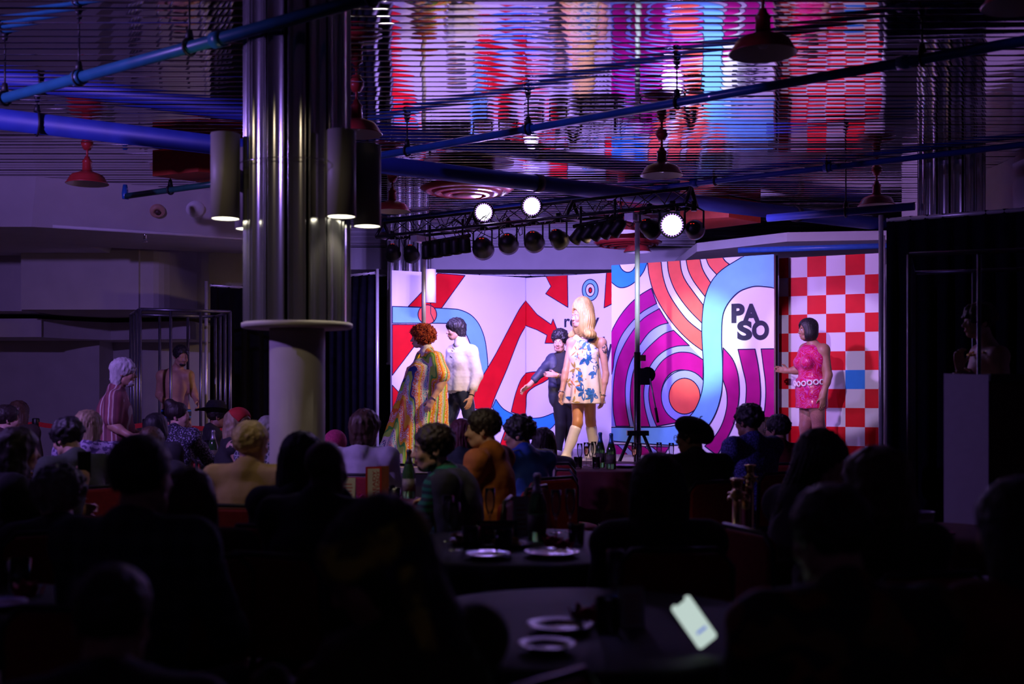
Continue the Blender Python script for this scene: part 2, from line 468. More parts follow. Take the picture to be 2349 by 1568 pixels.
# flat 1
f1.shape('red_stripe', [(470, 85), (675, 103), (497, 350), (250, 335), (350, 228)], M_pred)
f1.shape('red_patch', [(130, 470), (320, 470), (290, 640), (130, 850)], M_pred)
f1.shape('red_patch', [(130, 925), (190, 990), (195, 1060), (130, 1250)], M_pred)
f1.shape('blue_arch', catmull([(130, 335), (330, 342), (560, 352), (640, 362), (720, 400), (780, 470), (820, 570), (838, 680), (845, 785), (830, 860), (765, 930)]) +
         catmull([(750, 850), (742, 760), (720, 640), (680, 540), (620, 480), (540, 462), (130, 460)]), M_psky)
f1.shape('blue_loop', catmull([(905, 1030), (960, 1100), (1050, 1148), (1132, 1165)]) + catmull([(1132, 1280), (1060, 1272), (990, 1250), (930, 1195), (880, 1090)]), M_pblue)
f1.shape('red_ribbon', catmull([(1132, 290), (1080, 360), (1000, 510), (900, 700), (770, 925), (715, 1090)]) + catmull([(860, 1130), (900, 1010), (990, 800), (1080, 570), (1132, 480)]), M_pred)
f1.shape('red_leg', catmull([(1132, 835), (1090, 890), (1050, 1000), (1020, 1125)]) + [(1132, 1162)], M_pred)
f1.shape('red_foot', [(975, 1260), (1040, 1470), (930, 1470), (950, 1330)], M_pred)
f1.ell('coral_spot', (392, 395), 70, 72, M_pcoral)
# flat 2
f2.shape('red_zigzag', [(1125, 290), (1215, 395), (1320, 470), (1335, 430), (1385, 560), (1400, 610), (1275, 610), (1290, 550), (1215, 510), (1125, 478)], M_pred)
f2.shape('red_shard', [(1283, 110), (1443, 98), (1447, 342), (1280, 240), (1320, 185)], M_pred)
f2.shape('red_shard', [(1735, 76), (1790, 72), (1790, 310), (1718, 345)], M_pred)
f2.shape('red_loop', catmull([(1125, 835), (1200, 824), (1290, 830), (1300, 880)]) + catmull([(1260, 905), (1190, 940), (1140, 990), (1133, 1080), (1125, 1160)]), M_pred)
f2.shape('blue_loop', catmull([(1125, 1165), (1190, 1172), (1260, 1163), (1338, 1133)]) + catmull([(1355, 1210), (1310, 1255), (1240, 1278), (1125, 1280)]), M_pblue)
f2.ell('bullseye_ring', (1614, 212), 60, 80, M_psky)
f2.ell('bullseye_ring', (1614, 212), 34, 48, M_paint)
f2.ell('bullseye_dot', (1615, 214), 12, 19, M_pred)
f2.text('ready', 1420, 1682, 388, 520, 0.02)
f2.text('steady', 1500, 1778, 560, 790, 0.02)
# flat 3
f3.shape('blue_cap', catmull([(60, 140), (60, 265)], 1) + catmull([(68, 262), (120, 298), (180, 292), (240, 252), (290, 190), (318, 120)]), M_pblue)
f3.shape('white_cap', catmull([(122, 130), (135, 165), (160, 188), (190, 193), (220, 175), (242, 128)]), M_paint)
bands = [([(318, 122), (330, 220), (365, 340), (430, 460), (520, 580), (610, 670), (702, 738)], [(697, 608), (600, 530), (520, 430), (460, 330), (425, 220), (411, 112)]),
         ([(455, 112), (465, 200), (500, 300), (555, 390), (620, 470), (698, 548)], [(702, 418), (630, 322), (580, 250), (552, 180), (543, 105)]),
         ([(585, 104), (600, 180), (640, 260), (715, 360)], [(757, 268), (722, 215), (695, 160), (680, 96)]),
         ([(722, 93), (745, 150), (797, 210)], [(884, 138), (855, 115), (835, 85)])]
for a, b in bands:
    f3.shape('coral_stripe', catmull(a) + catmull(b), M_pcoral)
f3.shape('ice_arc', catmull([(382, 410), (280, 470), (190, 560), (130, 650), (92, 760), (82, 850), (60, 1000)]) + [(60, 1258), (100, 1258)] + catmull([(84, 1170), (80, 1060), (88, 920), (112, 800), (160, 690), (230, 580), (300, 505), (400, 445)]), M_pice, line=0)
f3.shape('ice_arc', catmull([(462, 545), (400, 562), (330, 610), (270, 690), (230, 760), (190, 850), (168, 960), (166, 1060), (175, 1150), (196, 1258)]) + catmull([(226, 1260), (205, 1150), (200, 1050), (210, 930), (240, 830), (300, 740), (380, 660), (440, 615), (500, 595)]), M_pice, line=0)
f3.shape('ice_arc', catmull([(608, 700), (520, 705), (440, 735), (370, 795), (320, 880), (297, 980), (293, 1060), (305, 1150), (335, 1260)]) + catmull([(382, 1258), (345, 1160), (328, 1050), (340, 950), (380, 860), (440, 790), (520, 750), (600, 748), (650, 765), (705, 800)]), M_pice, line=0)
f3.shape('magenta_arc', catmull([(345, 305), (270, 350), (190, 420), (120, 510), (60, 620)]) + [(60, 900)] + catmull([(82, 850), (92, 760), (130, 650), (190, 560), (280, 470), (382, 410)]), M_pmag)
f3.shape('magenta_arc', catmull([(400, 445), (300, 505), (230, 580), (160, 690), (112, 800), (88, 920), (80, 1060), (84, 1170), (100, 1258)]) +
         catmull([(196, 1258), (175, 1150), (166, 1060), (168, 960), (190, 850), (230, 760), (270, 690), (330, 610), (400, 562), (462, 545)]), M_pmag)
f3.shape('magenta_arc', catmull([(500, 595), (440, 615), (380, 660), (300, 740), (240, 830), (210, 930), (200, 1050), (205, 1150), (226, 1260)]) +
         catmull([(335, 1260), (305, 1150), (293, 1060), (297, 980), (320, 880), (370, 795), (440, 735), (520, 705), (608, 700)]), M_pmag)
f3.shape('magenta_arc', catmull([(705, 800), (650, 765), (600, 748), (520, 750), (440, 790), (380, 860), (340, 950), (328, 1050), (345, 1160), (382, 1258)]) +
         catmull([(560, 1225), (500, 1180), (440, 1120), (415, 1040), (430, 960), (470, 900), (530, 870), (600, 875), (660, 910), (702, 960)]), M_pmag)
f3.ell('ice_ring', (576, 1050), 162, 180, M_pice)
f3.ell('coral_disc', (575, 1050), 108, 124, M_pcoral)
f3.shape('magenta_stripe', catmull([(842, 716), (905, 790), (940, 880), (953, 980), (950, 1080), (925, 1210), (880, 1320), (800, 1460)]) +
         catmull([(715, 1395), (790, 1320), (840, 1230), (868, 1120), (866, 1020), (838, 930)]), M_pmag)
f3.shape('magenta_stripe', catmull([(945, 727), (975, 850), (1000, 960), (1000, 1060), (985, 1180), (950, 1290)]) + catmull([(1050, 1300), (1085, 1180), (1100, 1070), (1098, 960), (1085, 840), (1062, 725)]), M_pmag)
f3.shape('magenta_stripe', catmull([(1105, 724), (1120, 840), (1135, 960), (1135, 1080), (1115, 1230), (1080, 1340)]) + [(1215, 1340), (1215, 722)], M_pmag)
f3.shape('magenta_stripe', [(60, 1382), (300, 1398), (470, 1400), (430, 1500), (60, 1500)], M_pmag)
f3.shape('ice_chevron', [(110, 1385), (165, 1385), (230, 1490), (180, 1490)], M_pice)
f3.shape('ice_chevron', [(300, 1398), (350, 1399), (420, 1490), (370, 1490)], M_pice)
f3.shape('blue_ribbon', [(1225, 52)] + catmull([(1012, 66), (930, 115), (850, 165), (790, 220), (745, 290), (715, 380), (700, 480), (695, 600), (700, 720), (707, 850), (705, 960), (690, 1040), (660, 1120), (620, 1180), (560, 1228), (480, 1258), (300, 1266), (60, 1265)]) +
         catmull([(60, 1358), (300, 1378), (480, 1388), (560, 1380), (640, 1345), (720, 1280), (780, 1190), (820, 1080), (838, 960), (838, 800), (832, 680), (835, 540), (850, 460), (890, 390), (950, 330), (1020, 300), (1090, 290), (1225, 305)]), M_psky)
for s_, a_, b_, c_, d_ in (('P', 900, 990, 408, 545), ('A', 975, 1098, 408, 545), ('S', 940, 1042, 525, 665), ('O', 1042, 1158, 525, 662)):
    f3.text(s_, a_, b_, c_, d_, 0.05)
# flat 4: squares in rows, each a thin painted patch
sq = 0.2285
for j in range(11):
    for i in range(6):
        x0, x1 = max(0, 0.118 + (i - 1) * sq), min(f4.w, 0.118 + i * sq)
        z1, z0 = f4.h - 0.02 - (j - 0) * sq + (0.0 if j else 0.02), max(0, f4.h - 0.02 - (j + 1) * sq)
        if x1 - x0 < 0.01 or z1 - z0 < 0.01: continue
        blue = (i, j) == (4, 6)
        if (i + j) % 2 and not blue: continue
        MB().add([(x0, -0.002, z0), (x1, -0.002, z0), (x1, -0.002, z1), (x0, -0.002, z1)], [(0, 1, 2, 3)]).build('blue_square' if blue else 'red_square', M_pblue if blue else M_pred, f4.t)
# dark return edge between the last two flats and the metal post beside the checkerboard
e0 = Vector((*pl(1778, 189), 0)); 
MB().bbox((e0.x - 0.02, e0.y, SZ), (e0.x + 0.035, e0.y + 0.3, TOPZ + 0.03)).build('masking_board', M_black, label='narrow black masking board between the PASO flat and the checkerboard', cat='board')

# ------- curtains
M_velour = mat('black_velour', (0.0035, 0.0035, 0.008), 0.95, noise=0.3, nscale=14, sheen=0.0, spec=0.1)
def curtain(a, b, z0, z1, label, pole=True, fold=0.16, header=0.0):
    a, b = Vector((*a, 0)), Vector((*b, 0))
    u = (b - a); L = u.length; u.normalize(); n = Vector((u.y, -u.x, 0))
    t = thing('black_curtain', (a.x, a.y, 0), label, 'curtain', 'black curtains around the stage')
    k = max(2, int(L / fold) * 8)
    zz = [z1, z1 - 0.05, z1 - 0.3, z1 - 0.7, (z0 + z1) / 2, z0]
    vs = []
    for zi, z in enumerate(zz):
        amp = 0.012 + 0.035 * min(1, (z1 - z) / 0.6)
        for i in range(k + 1):
            x = L * i / k
            ph = 2 * PI * x / fold + 0.6 * math.sin(x * 3.1)
            off = amp * math.sin(ph) + 0.01 * math.sin(2.3 * ph + zi)
            p = u * x + n * off
            vs.append((p.x, p.y, z))
    fs = [(j * (k + 1) + i, j * (k + 1) + i + 1, (j + 1) * (k + 1) + i + 1, (j + 1) * (k + 1) + i) for j in range(len(zz) - 1) for i in range(k)]
    MB().add(vs, fs, 0, True).build('drape', M_velour, t)
    if pole:
        pm = mat('aluminium_pole', (0.62, 0.62, 0.66), 0.3, 0.5, noise=0.05)
        MB().tube([(0, 0, z1 - 0.02), u * L + Vector((0, 0, z1 - 0.02))], 0.02, 8).build('top_rail', pm, t)
        for q in (0, L):
            MB().tube([u * q - u * (0.05 if q == 0 else -0.05), u * q - u * (0.05 if q == 0 else -0.05) + Vector((0, 0, z1 + 0.03))], 0.022, 10).build('upright', pm, t)
            MB().box(u * q + Vector((0, 0, 0.01)), (0.13, 0.13, 0.02)).build('base_plate', M_blackmetal, t)
    return t
curtain((xm(2034, 10.3), 10.3), (xm(2460, 9.5), 9.5), 0.02, 3.02, 'black pleated curtain behind the caged performer with the gold chain')
curtain((xm(860, 15.3), 15.3), (xm(690, 16.4), 16.4), 0.02, 3.05, 'black curtain with a bright metal upright beside the white stage flat')
curtain((xm(482, 14.4), 14.4), (xm(700, 15.2), 15.2), 0.02, 2.80, 'black curtain behind the cage of the shirtless dancer', fold=0.2)
curtain((2.95, 18.1), (-2.6, 18.2), 0.02, 3.3, 'wide black curtain hung behind the painted flats', fold=0.25)
# tall thin metal edge right of the checkerboard
MB().tube([(xm(2026, 13.2), 13.2, SZ), (xm(2026, 13.2), 13.2, 3.25)], 0.025, 8).build('upright_pole', mat('aluminium_pole'), label='slim metal upright at the edge of the checkerboard flat', cat='pole')

# ------------------------------------------------------------------ mirror-clad columns
M_mirror = mat('polished_steel', (0.60, 0.60, 0.61), 0.17, 0.86, noise=0.06, nscale=3, bump=0.05, bscale=4, stretch=(1, 1, 0.35))
M_seam = mat('dark_seam', (0.010, 0.009, 0.008), 0.45, noise=0.2)
M_plaster = mat('column_plaster', (0.50, 0.47, 0.45), 0.7, noise=0.06, nscale=6)
M_tube = mat('grey_lamp_tube', (0.34, 0.32, 0.30), 0.5, noise=0.04, nscale=8)
M_bulb = mat('lamp_glow', (0.9, 0.9, 0.85), 0.4, emit=(1.0, 0.92, 0.78), es=0.9)
pan = None
def column(x, y, label, zb, lit):
    global pan
    t = thing('column', (x, y, 0), label, 'column', 'mirror-clad columns')
    R = 0.316
    N = 16
    MB().lathe([(0.164, 0.0), (0.164, zb)], 40).build('shaft', M_plaster, t)
    MB().lathe([(0.0, zb - 0.035), (0.318, zb - 0.035), (0.328, zb - 0.025), (0.328, zb - 0.005), (0.315, zb), (0.0, zb)], 64).build('bottom_rim', mat('rim_paint', (0.55, 0.52, 0.50), 0.5, noise=0.05), t)
    MB().lathe([(R - 0.035, zb), (R - 0.035, CZ)], 48).build('core', M_seam, t)
    if pan is None:
        w = 2 * PI * R / N
        prof = [(-w * .415, -0.012), (-w * .405, 0.007), (-w * .385, 0.010), (-w * .365, 0.002), (0, 0.0026), (w * .365, 0.002), (w * .385, 0.010), (w * .405, 0.007), (w * .415, -0.012)]
        n = len(prof)
        vs = [(p, -q, 0.0) for p, q in prof] + [(p, -q, 1.0) for p, q in prof]
        pan = MB().add(vs, [(i, i + 1, n + i + 1, n + i) for i in range(n - 1)], 0, True).mesh('mirror_panel', M_mirror)
    for i in range(N):
        a = 2 * PI * (i + 0.45) / N
        o = mobj('mirror_panel', pan, t, (R * 0.965 * math.sin(a), -R * 0.965 * math.cos(a), zb), (0, 0, a))
        o.scale = (1, 1, CZ - zb)
    # black collar and four tube lamps
    zc = 2.725
    col_ = MB().lathe([(R + 0.035, zc - 0.07), (R + 0.04, zc - 0.07), (R + 0.04, zc + 0.075), (R + 0.035, zc + 0.075)], 48)
    if lit:
        rg = MB()
        for sg in (1, -1):
            for b0, b1 in ((70, 120),):
                pts = [(sg * (R + 0.03) * math.sin(math.radians(q)), -(R + 0.03) * math.cos(math.radians(q))) for q in range(b0, b1 + 1, 10)]
                for z0, z1 in ((zc - 0.07, zc + 0.065),):
                    rg.add([(p[0], p[1], z0) for p in pts] + [(p[0], p[1], z1) for p in pts], [(i, i + 1, len(pts) + i + 1, len(pts) + i) for i in range(len(pts) - 1)], 0, True)
        rg.build('collar_plate', M_black, t)
        MB().tube([((R + 0.035) * math.cos(q * PI / 24), (R + 0.035) * math.sin(q * PI / 24), zc + 0.065) for q in range(48)], 0.003, 5, closed=True).build('collar_wire', M_chrome, t)
        for k, (ax, ay) in enumerate(((-0.387, -0.17), (0.30, -0.25), (0.40, 0.14), (0.17, 0.38), (-0.35, 0.26))):
            rr = 0.084
            z0, z1 = 2.465, 2.96
            lp = MB().lathe([(rr - 0.006, z0 + 0.02), (rr - 0.004, z0), (rr, z0), (rr, z1), (rr - 0.006, z1), (rr - 0.006, z0 + 0.02)], 32, (ax, ay, 0)).build('tube_lamp', M_tube, t)
            MB().lathe([(0.0, z0 + 0.004), (rr - 0.006, z0 + 0.004)], 24, (ax, ay, 0)).build('diffuser', M_bulb, lp)
            MB().tube([(ax * 0.80, ay * 0.80, zc), (ax * 0.9, ay * 0.9, zc)], 0.02, 6).build('bracket', M_black, lp)
    return t
c1 = (xm(682, 6.8), 6.8)
column(*c1, 'mirror-clad column with grey tube lamps beside the tan shirt guest', 1.87, True)
column(xm(2182, 11.4), 11.4, 'mirror-clad column rising behind the black pleated curtain', 1.87, False)
column(xm(936, 17.3), 17.3, 'mirror-clad column behind the white flat at the truss end', 1.87, False)
# light of the tube lamps: down and up along the mirror cladding
for ax, ay, e in ((-0.387, -0.17, 3), (0.30, -0.25, 6), (0.40, 0.14, 6), (0.17, 0.38, 2)):
    p = Vector((c1[0] + ax, c1[1] + ay, 2.46))
    spot('tube_lamp_light', p, p + Vector((-ax * 0.55, -ay * 0.55, -1)), e, (1.0, 0.86, 0.66), 85, 0.8, 0.05)
p = Vector((c1[0] - 0.387, c1[1] - 0.17, 2.97)); spot('tube_lamp_light', p, p + Vector((-0.7, 0.1, 1)), 3, (1.0, 0.93, 0.82), 70, 0.7, 0.05)
p = Vector((c1[0] + 0.40, c1[1] + 0.14, 2.97)); spot('tube_lamp_light', p, p + Vector((0.1, 0, 1)), 7, (1.0, 0.93, 0.82), 70, 0.7, 0.05)

# ------------------------------------------------------------------ pipes under the ceiling
M_pipe = mat('pipe_blue_paint', (0.02, 0.12, 0.45), 0.28, noise=0.15, nscale=6, coat=0.3)
M_duct = mat('duct_blue_paint', (0.02, 0.045, 0.30), 0.5, noise=0.12, nscale=5)
M_hang = mat('hanger_black', (0.02, 0.02, 0.025), 0.5, 0.4, noise=0.2)
def pipe(name, a, b, r, m, label, cat, hangers, group=None, couplers=()):
    a, b = Vector(a), Vector(b)
    t = thing(name, a, label, cat, group)
    MB().tube([(0, 0, 0), b - a], r, 16).build('pipe', m, t)
    d = (b - a).normalized()
    for q in hangers:
        p = (b - a) * q
        h = MB()
        ring = [p + (Vector((0, 0, 1)) * math.sin(k * PI / 8) + Vector((-d.y, d.x, 0)) * math.cos(k * PI / 8)) * (r + 0.012) for k in range(16)]
        h.tube(ring, 0.010, 6, closed=True)
        h.tube([p + Vector((0, 0, r + 0.01)), p + Vector((0, 0, r + 0.07))], [0.03, 0.018], 6)
        h.tube([p + Vector((0, 0, r + 0.05)), p + Vector((0, 0, CZ - a.z))], 0.007, 6)
        h.build('hanger', M_hang, t)
    for q in couplers:
        p = (b - a) * q
        MB().tube([p - d * 0.04, p + d * 0.04], r + 0.012, 16).build('coupling', M_hang if r > 0.07 else m, t)
    return t
PA, PZ, PC = 3.53, 3.60, 3.737
pa0, pa1 = WZ(-60, 245, PA), WZ(1000, -48, PA)
pipe('sprinkler_pipe', pa0, pa1, 0.036, mat('pipe_teal_paint', (0.01, 0.10, 0.17), 0.4, noise=0.15, nscale=6), 'blue sprinkler pipe crossing in front of the lamp-ringed mirror column', 'pipe', (0.095, 0.30, 0.56, 0.9), 'sprinkler pipes', (0.30, 0.62))
pb0, pb1 = WZ(848, 361, PZ), WZ(2460, 74, PZ)
pb1 = pb0 + (pb1 - pb0) * 1.25
pipe('sprinkler_pipe', pb0, pb1, 0.033, M_pipe, 'dark sprinkler pipe running from the mirror column past the largest red lamp', 'pipe', (0.064, 0.248, 0.436, 0.68), 'sprinkler pipes', (0.248, 0.664))
pc0, pc1 = WZ(880, 506, PC), WZ(2460, 318, PC)
pipe('sprinkler_pipe', pc0, pc1, 0.029, M_duct, 'bright blue sprinkler pipe running above the lighting truss', 'pipe', (0.10, 0.58, 0.73), 'sprinkler pipes', (0.55, 0.73))
el = thing('sprinkler_drop', pc0, 'blue elbow fitting at the end of the pipe above the truss', 'pipe')
MB().tube([(0.05, -0.03, 0), (0.0, 0, 0), (0, 0, -0.03), (0, 0, -0.14)], 0.036, 10).build('elbow', M_duct, el)
pd0, pd1 = WZ(287, 450, 3.47), WZ(560, 412, 3.47)
t_ = pipe('sprinkler_pipe', pd0, pd1, 0.030, mat('pipe_green_paint', (0.02, 0.10, 0.09), 0.35, noise=0.1), 'dark green branch pipe ending in an elbow over the fire alarm', 'pipe', (0.40,), 'sprinkler pipes')
MB().tube([(0.03, 0, 0), (0, 0, 0), (0, 0, 0.03), (0, 0, 0.12)], [0.036, 0.04, 0.036, 0.022], 10).build('elbow', M_pipe, t_)
DZ = 3.62
da, db = WZ(-60, 266, DZ), WZ(2120, 526, DZ)
pipe('duct_pipe', da, db, 0.084, M_duct, 'thick blue duct pipe running behind the mirror column and over the truss', 'pipe', (0.04,), None, (0.46, 0.79))
pipe('duct_pipe', WZ(1760, 500, 3.30), WZ(2098, 473, 3.30), 0.04, M_duct, 'slim blue pipe under the coral barn lamp', 'pipe', (0.55,))

# ------------------------------------------------------------------ red barn pendants
pend = {}
def pendant(px, ry_, label, w=0.385):
    z = 3.40
    p = WZ(px, ry_, z)
    t = thing('pendant_lamp', p, label, 'lamp', 'red barn pendant lamps')
    if not pend:
        r = w / 2
        pend['shade'] = MB().lathe([(r, 0.0), (r + 0.004, 0.004), (r * 0.97, 0.012), (r * 0.90, 0.035), (r * 0.80, 0.070), (r * 0.70, 0.088), (r * 0.45, 0.105), (0.045, 0.125), (0.0, 0.13)], 40, caps=False).mesh('shade', M_red_enamel)
        pend['inner'] = MB().lathe([(r - 0.002, 0.0), (r * 0.94, 0.012), (r * 0.86, 0.035), (r * 0.76, 0.066), (r * 0.64, 0.084), (0.045, 0.110), (0.0, 0.112)], 40, caps=False).mesh('shade_lining', M_white_enamel)
        pend['neck'] = MB().lathe([(0.046, 0.115), (0.042, 0.20), (0.046, 0.205), (0.046, 0.215), (0.028, 0.235), (0.020, 0.26), (0.0, 0.26)], 20).mesh('neck', M_red_enamel)
        pend['stem'] = MB().tube([(0, 0, 0.24), (0, 0, CZ - z - 0.01)], 0.011, 8).mesh('stem', M_red_enamel)
        pend['rose'] = MB().lathe([(0.0, CZ - z - 0.06), (0.03, CZ - z - 0.06), (0.055, CZ - z - 0.015), (0.055, CZ - z), (0, CZ - z)], 20).mesh('ceiling_rose', M_red_enamel)
        pend['bulb'] = MB().lathe([(0.0, 0.03), (0.022, 0.036), (0.032, 0.055), (0.025, 0.08), (0.014, 0.11), (0.0, 0.11)], 16).mesh('bulb', mat('unlit_bulb', (0.6, 0.58, 0.52), 0.3, noise=0.02))
    for k in pend: mobj({'inner': 'shade_lining', 'rose': 'ceiling_rose'}.get(k, k), pend[k], t)
pendant(1750, 124, 'large dark red barn pendant lamp hanging over the sprinkler pipe')
pendant(1518, 403, 'red barn pendant lamp hanging above the right end of the truss')
pendant(900, 485, 'red barn pendant lamp hanging over the left end of the truss')
pendant(200, 422, 'red barn pendant lamp in front of the canted violet wall band')
pendant(2011, 472, 'coral barn pendant lamp over the black pleated curtain')
pendant(818, 308, 'red barn pendant lamp half hidden by the lamp-ringed column')
pendant(1425, 531, 'red barn pendant lamp behind the truss at the metal stand')
pendant(1462, 578, 'red barn pendant lamp low behind the stand pole and the PASO flat')
pendant(2345, 12, 'red barn pendant lamp rim at the ceiling over the tall side stand')
# round concentric air diffusers
dm = {}
def diffuser(px, py, z, label):
    p = WZ(px, py, z)
    t = thing('air_diffuser', p, label, 'vent', 'round red air diffusers')
    for k, (r0, r1, zz) in enumerate(((0.56, 0.47, 0.0), (0.44, 0.35, -0.018), (0.32, 0.23, -0.036), (0.19, 0.0, -0.05))):
        if k not in dm:
            dm[k] = MB().lathe([(r0, zz + 0.05), (r0 + 0.005, zz + 0.04), (r0 * 0.9, zz), (max(r1, 0.0), zz - 0.012 * (r1 > 0)), (max(r1, 0.0), zz + 0.03)], 48).mesh('ring', M_red_enamel)
        mobj('ring', dm[k], t).scale = (.9, .9, .9)
    if 'n' not in dm: dm['n'] = MB().lathe([(0.50, 0.04), (0.34, 0.12), (0.33, 0.72), (0, 0.72)], 40).mesh('neck_duct', M_red_enamel)
    o = mobj('neck_duct', dm['n'], t); o.scale = (.9, .9, (CZ - z) / 0.75)
diffuser(1072, 440, 3.60, 'round red concentric air diffuser above the lit stage lights')
diffuser(1440, 562, 3.60, 'round red air diffuser behind the stand end of the truss')
# red square ceiling drops
MB().prism([tuple(WZ(350, 342, CZ)[:2]), tuple(WZ(455, 330, CZ)[:2]), tuple(WZ(640, 350, CZ)[:2]), tuple(WZ(560, 372, CZ)[:2])], 3.52, CZ - 0.01).build('ceiling_drop', mat('orange_red_paint', (0.50, 0.05, 0.02), 0.5, noise=0.1), label='orange red box dropped from the ceiling behind the thick duct', cat='bulkhead')
MB().prism([tuple(WZ(1560, 455, CZ)[:2]), tuple(WZ(1672, 448, CZ)[:2]), tuple(WZ(1745, 462, CZ)[:2]), tuple(WZ(1600, 482, CZ)[:2])], 3.52, CZ - 0.01).build('ceiling_drop', mat('orange_red_paint'), label='red box dropped from the ceiling right of the truss end', cat='bulkhead')

# ------------------------------------------------------------------ lighting truss on two crank stands
TA, TB = Vector((xm(880, 13.77), 13.77, 3.30)), Vector((xm(1585, 11.36), 11.36, 3.30))
TD = (TB - TA); TL_ = TD.length; TD.normalize(); TN = Vector((TD.y, -TD.x, 0))
def tp(px):
    """distance along the truss where photo column px crosses it"""
    k = (px - CX) / F
    return (k * TA.y - TA.x) / (TD.x - k * TD.y)
tr = thing('lighting_truss', TA, 'black triangular lattice truss carrying the stage lights', 'truss')
def tl(d, n, z): return TD * d + TN * n + Vector((0, 0, z))
for n_, z_ in ((0, 0.18), (0.13, 0.0), (-0.13, 0.0)):
    MB().tube([tl(0, n_, z_), tl(TL_, n_, z_)], 0.018, 10).build('chord', M_blackmetal, tr)
N = 20
ch = [(0, 0.18), (0.13, 0.0), (-0.13, 0.0)]
for i in range(N):
    d0, d1 = TL_ * i / N, TL_ * (i + 1) / N
    mb = MB()
    for k in range(3):
        a, b = ch[k], ch[(k + 1) % 3]
        if i % 2: a, b = b, a
        mb.tube([tl(d0, *a), tl(d1, *b)], 0.006, 6)
    mb.build('brace', M_blackmetal, tr)
for d in (0.0, TL_ * 0.33, TL_ * 0.66, TL_):
    mb = MB()
    for k in range(3): mb.tube([tl(d, *ch[k]), tl(d, *ch[(k + 1) % 3])], 0.022, 8)
    mb.build('end_frame', M_blackmetal, tr)
rnd = random.Random(4)
for i in range(13):
    d0 = rnd.uniform(0, TL_ - 0.7); d1 = d0 + rnd.uniform(0.3, 0.8)
    MB().tube([tl(d0 + (d1 - d0) * q / 8, rnd.uniform(-0.1, 0.1), 0.05 + 0.10 * math.sin(q) - 0.16 * math.sin(PI * q / 8) * rnd.uniform(0.2, 1)) for q in range(9)], 0.005, 5).build('cable', M_black, tr)
M_alu = mat('aluminium_pole')
def stand(px, label, sleeve, base, hub, reach):
    d = tp(px); b = TA + TD * d
    t = thing('crank_stand', (b.x, b.y, base), label, 'stand', 'crank stands under the truss')
    H = b.z - 0.02 - base
    e = hub - 0.42
    MB().tube([(0, 0, 0.05), (0, 0, 1.25 + e)], 0.036, 14).build('outer_mast', mat('dark_steel', (0.08, 0.08, 0.09), 0.3, 0.9, noise=0.1), t)
    MB().tube([(0, 0, 1.2 + e), (0, 0, H - 0.09)], 0.026, 14).build('inner_mast', M_alu, t)
    MB().box((0, 0, H - 0.055), (0.36, 0.10, 0.07), rz(math.atan2(TD.y, TD.x) + PI / 2)).build('cross_head', M_alu, t)
    MB().box((0, -0.03, hub), (0.22, 0.10, 0.05)).build('hub', M_blackmetal, t)
    for a in (25, 145, 265):
        q = math.radians(a); c, s = math.cos(q), math.sin(q)
        MB().tube([(c * 0.06, s * 0.06, hub + 0.01), (c * reach, s * reach, 0.012)], 0.018, 8).build('leg', M_blackmetal, t)
        MB().tube([(0, 0, hub * 0.3), (c * reach * 0.6, s * reach * 0.6, hub * 0.45)], 0.010, 6).build('strut', M_blackmetal, t)
    if sleeve:
        MB().lathe([(0.0, -0.03), (0.075, -0.03), (0.08, -0.02), (0.08, 0.02), (0.075, 0.03), (0, 0.03)], 24, (0.10, -0.04, 1.02 + e), rx(PI / 2)).build('winch_drum', M_blackmetal, t)
        MB().box((0.07, -0.04, 1.00 + e), (0.10, 0.08, 0.17)).build('winch_case', M_blackmetal, t)
        MB().tube([(0.12, -0.09, 0.98 + e), (0.18, -0.10, 0.66 + e)], 0.008, 6).build('crank_arm', M_alu, t)
        MB().tube([(0.175, -0.10, 0.68 + e), (0.20, -0.10, 0.53 + e)], 0.014, 8).build('crank_grip', M_black, t)
        MB().box((0.05, -0.04, 1.19 + e), (0.06, 0.05, 0.06)).build('locking_clamp', M_brass, t)
stand(1462, 'crank stand with black winch and tripod legs before the PASO flat', True, 0.0, 1.02, 0.55)
stand(972, 'crank stand pole rising behind the curly red wig', False, SZ, 0.42, 0.20)

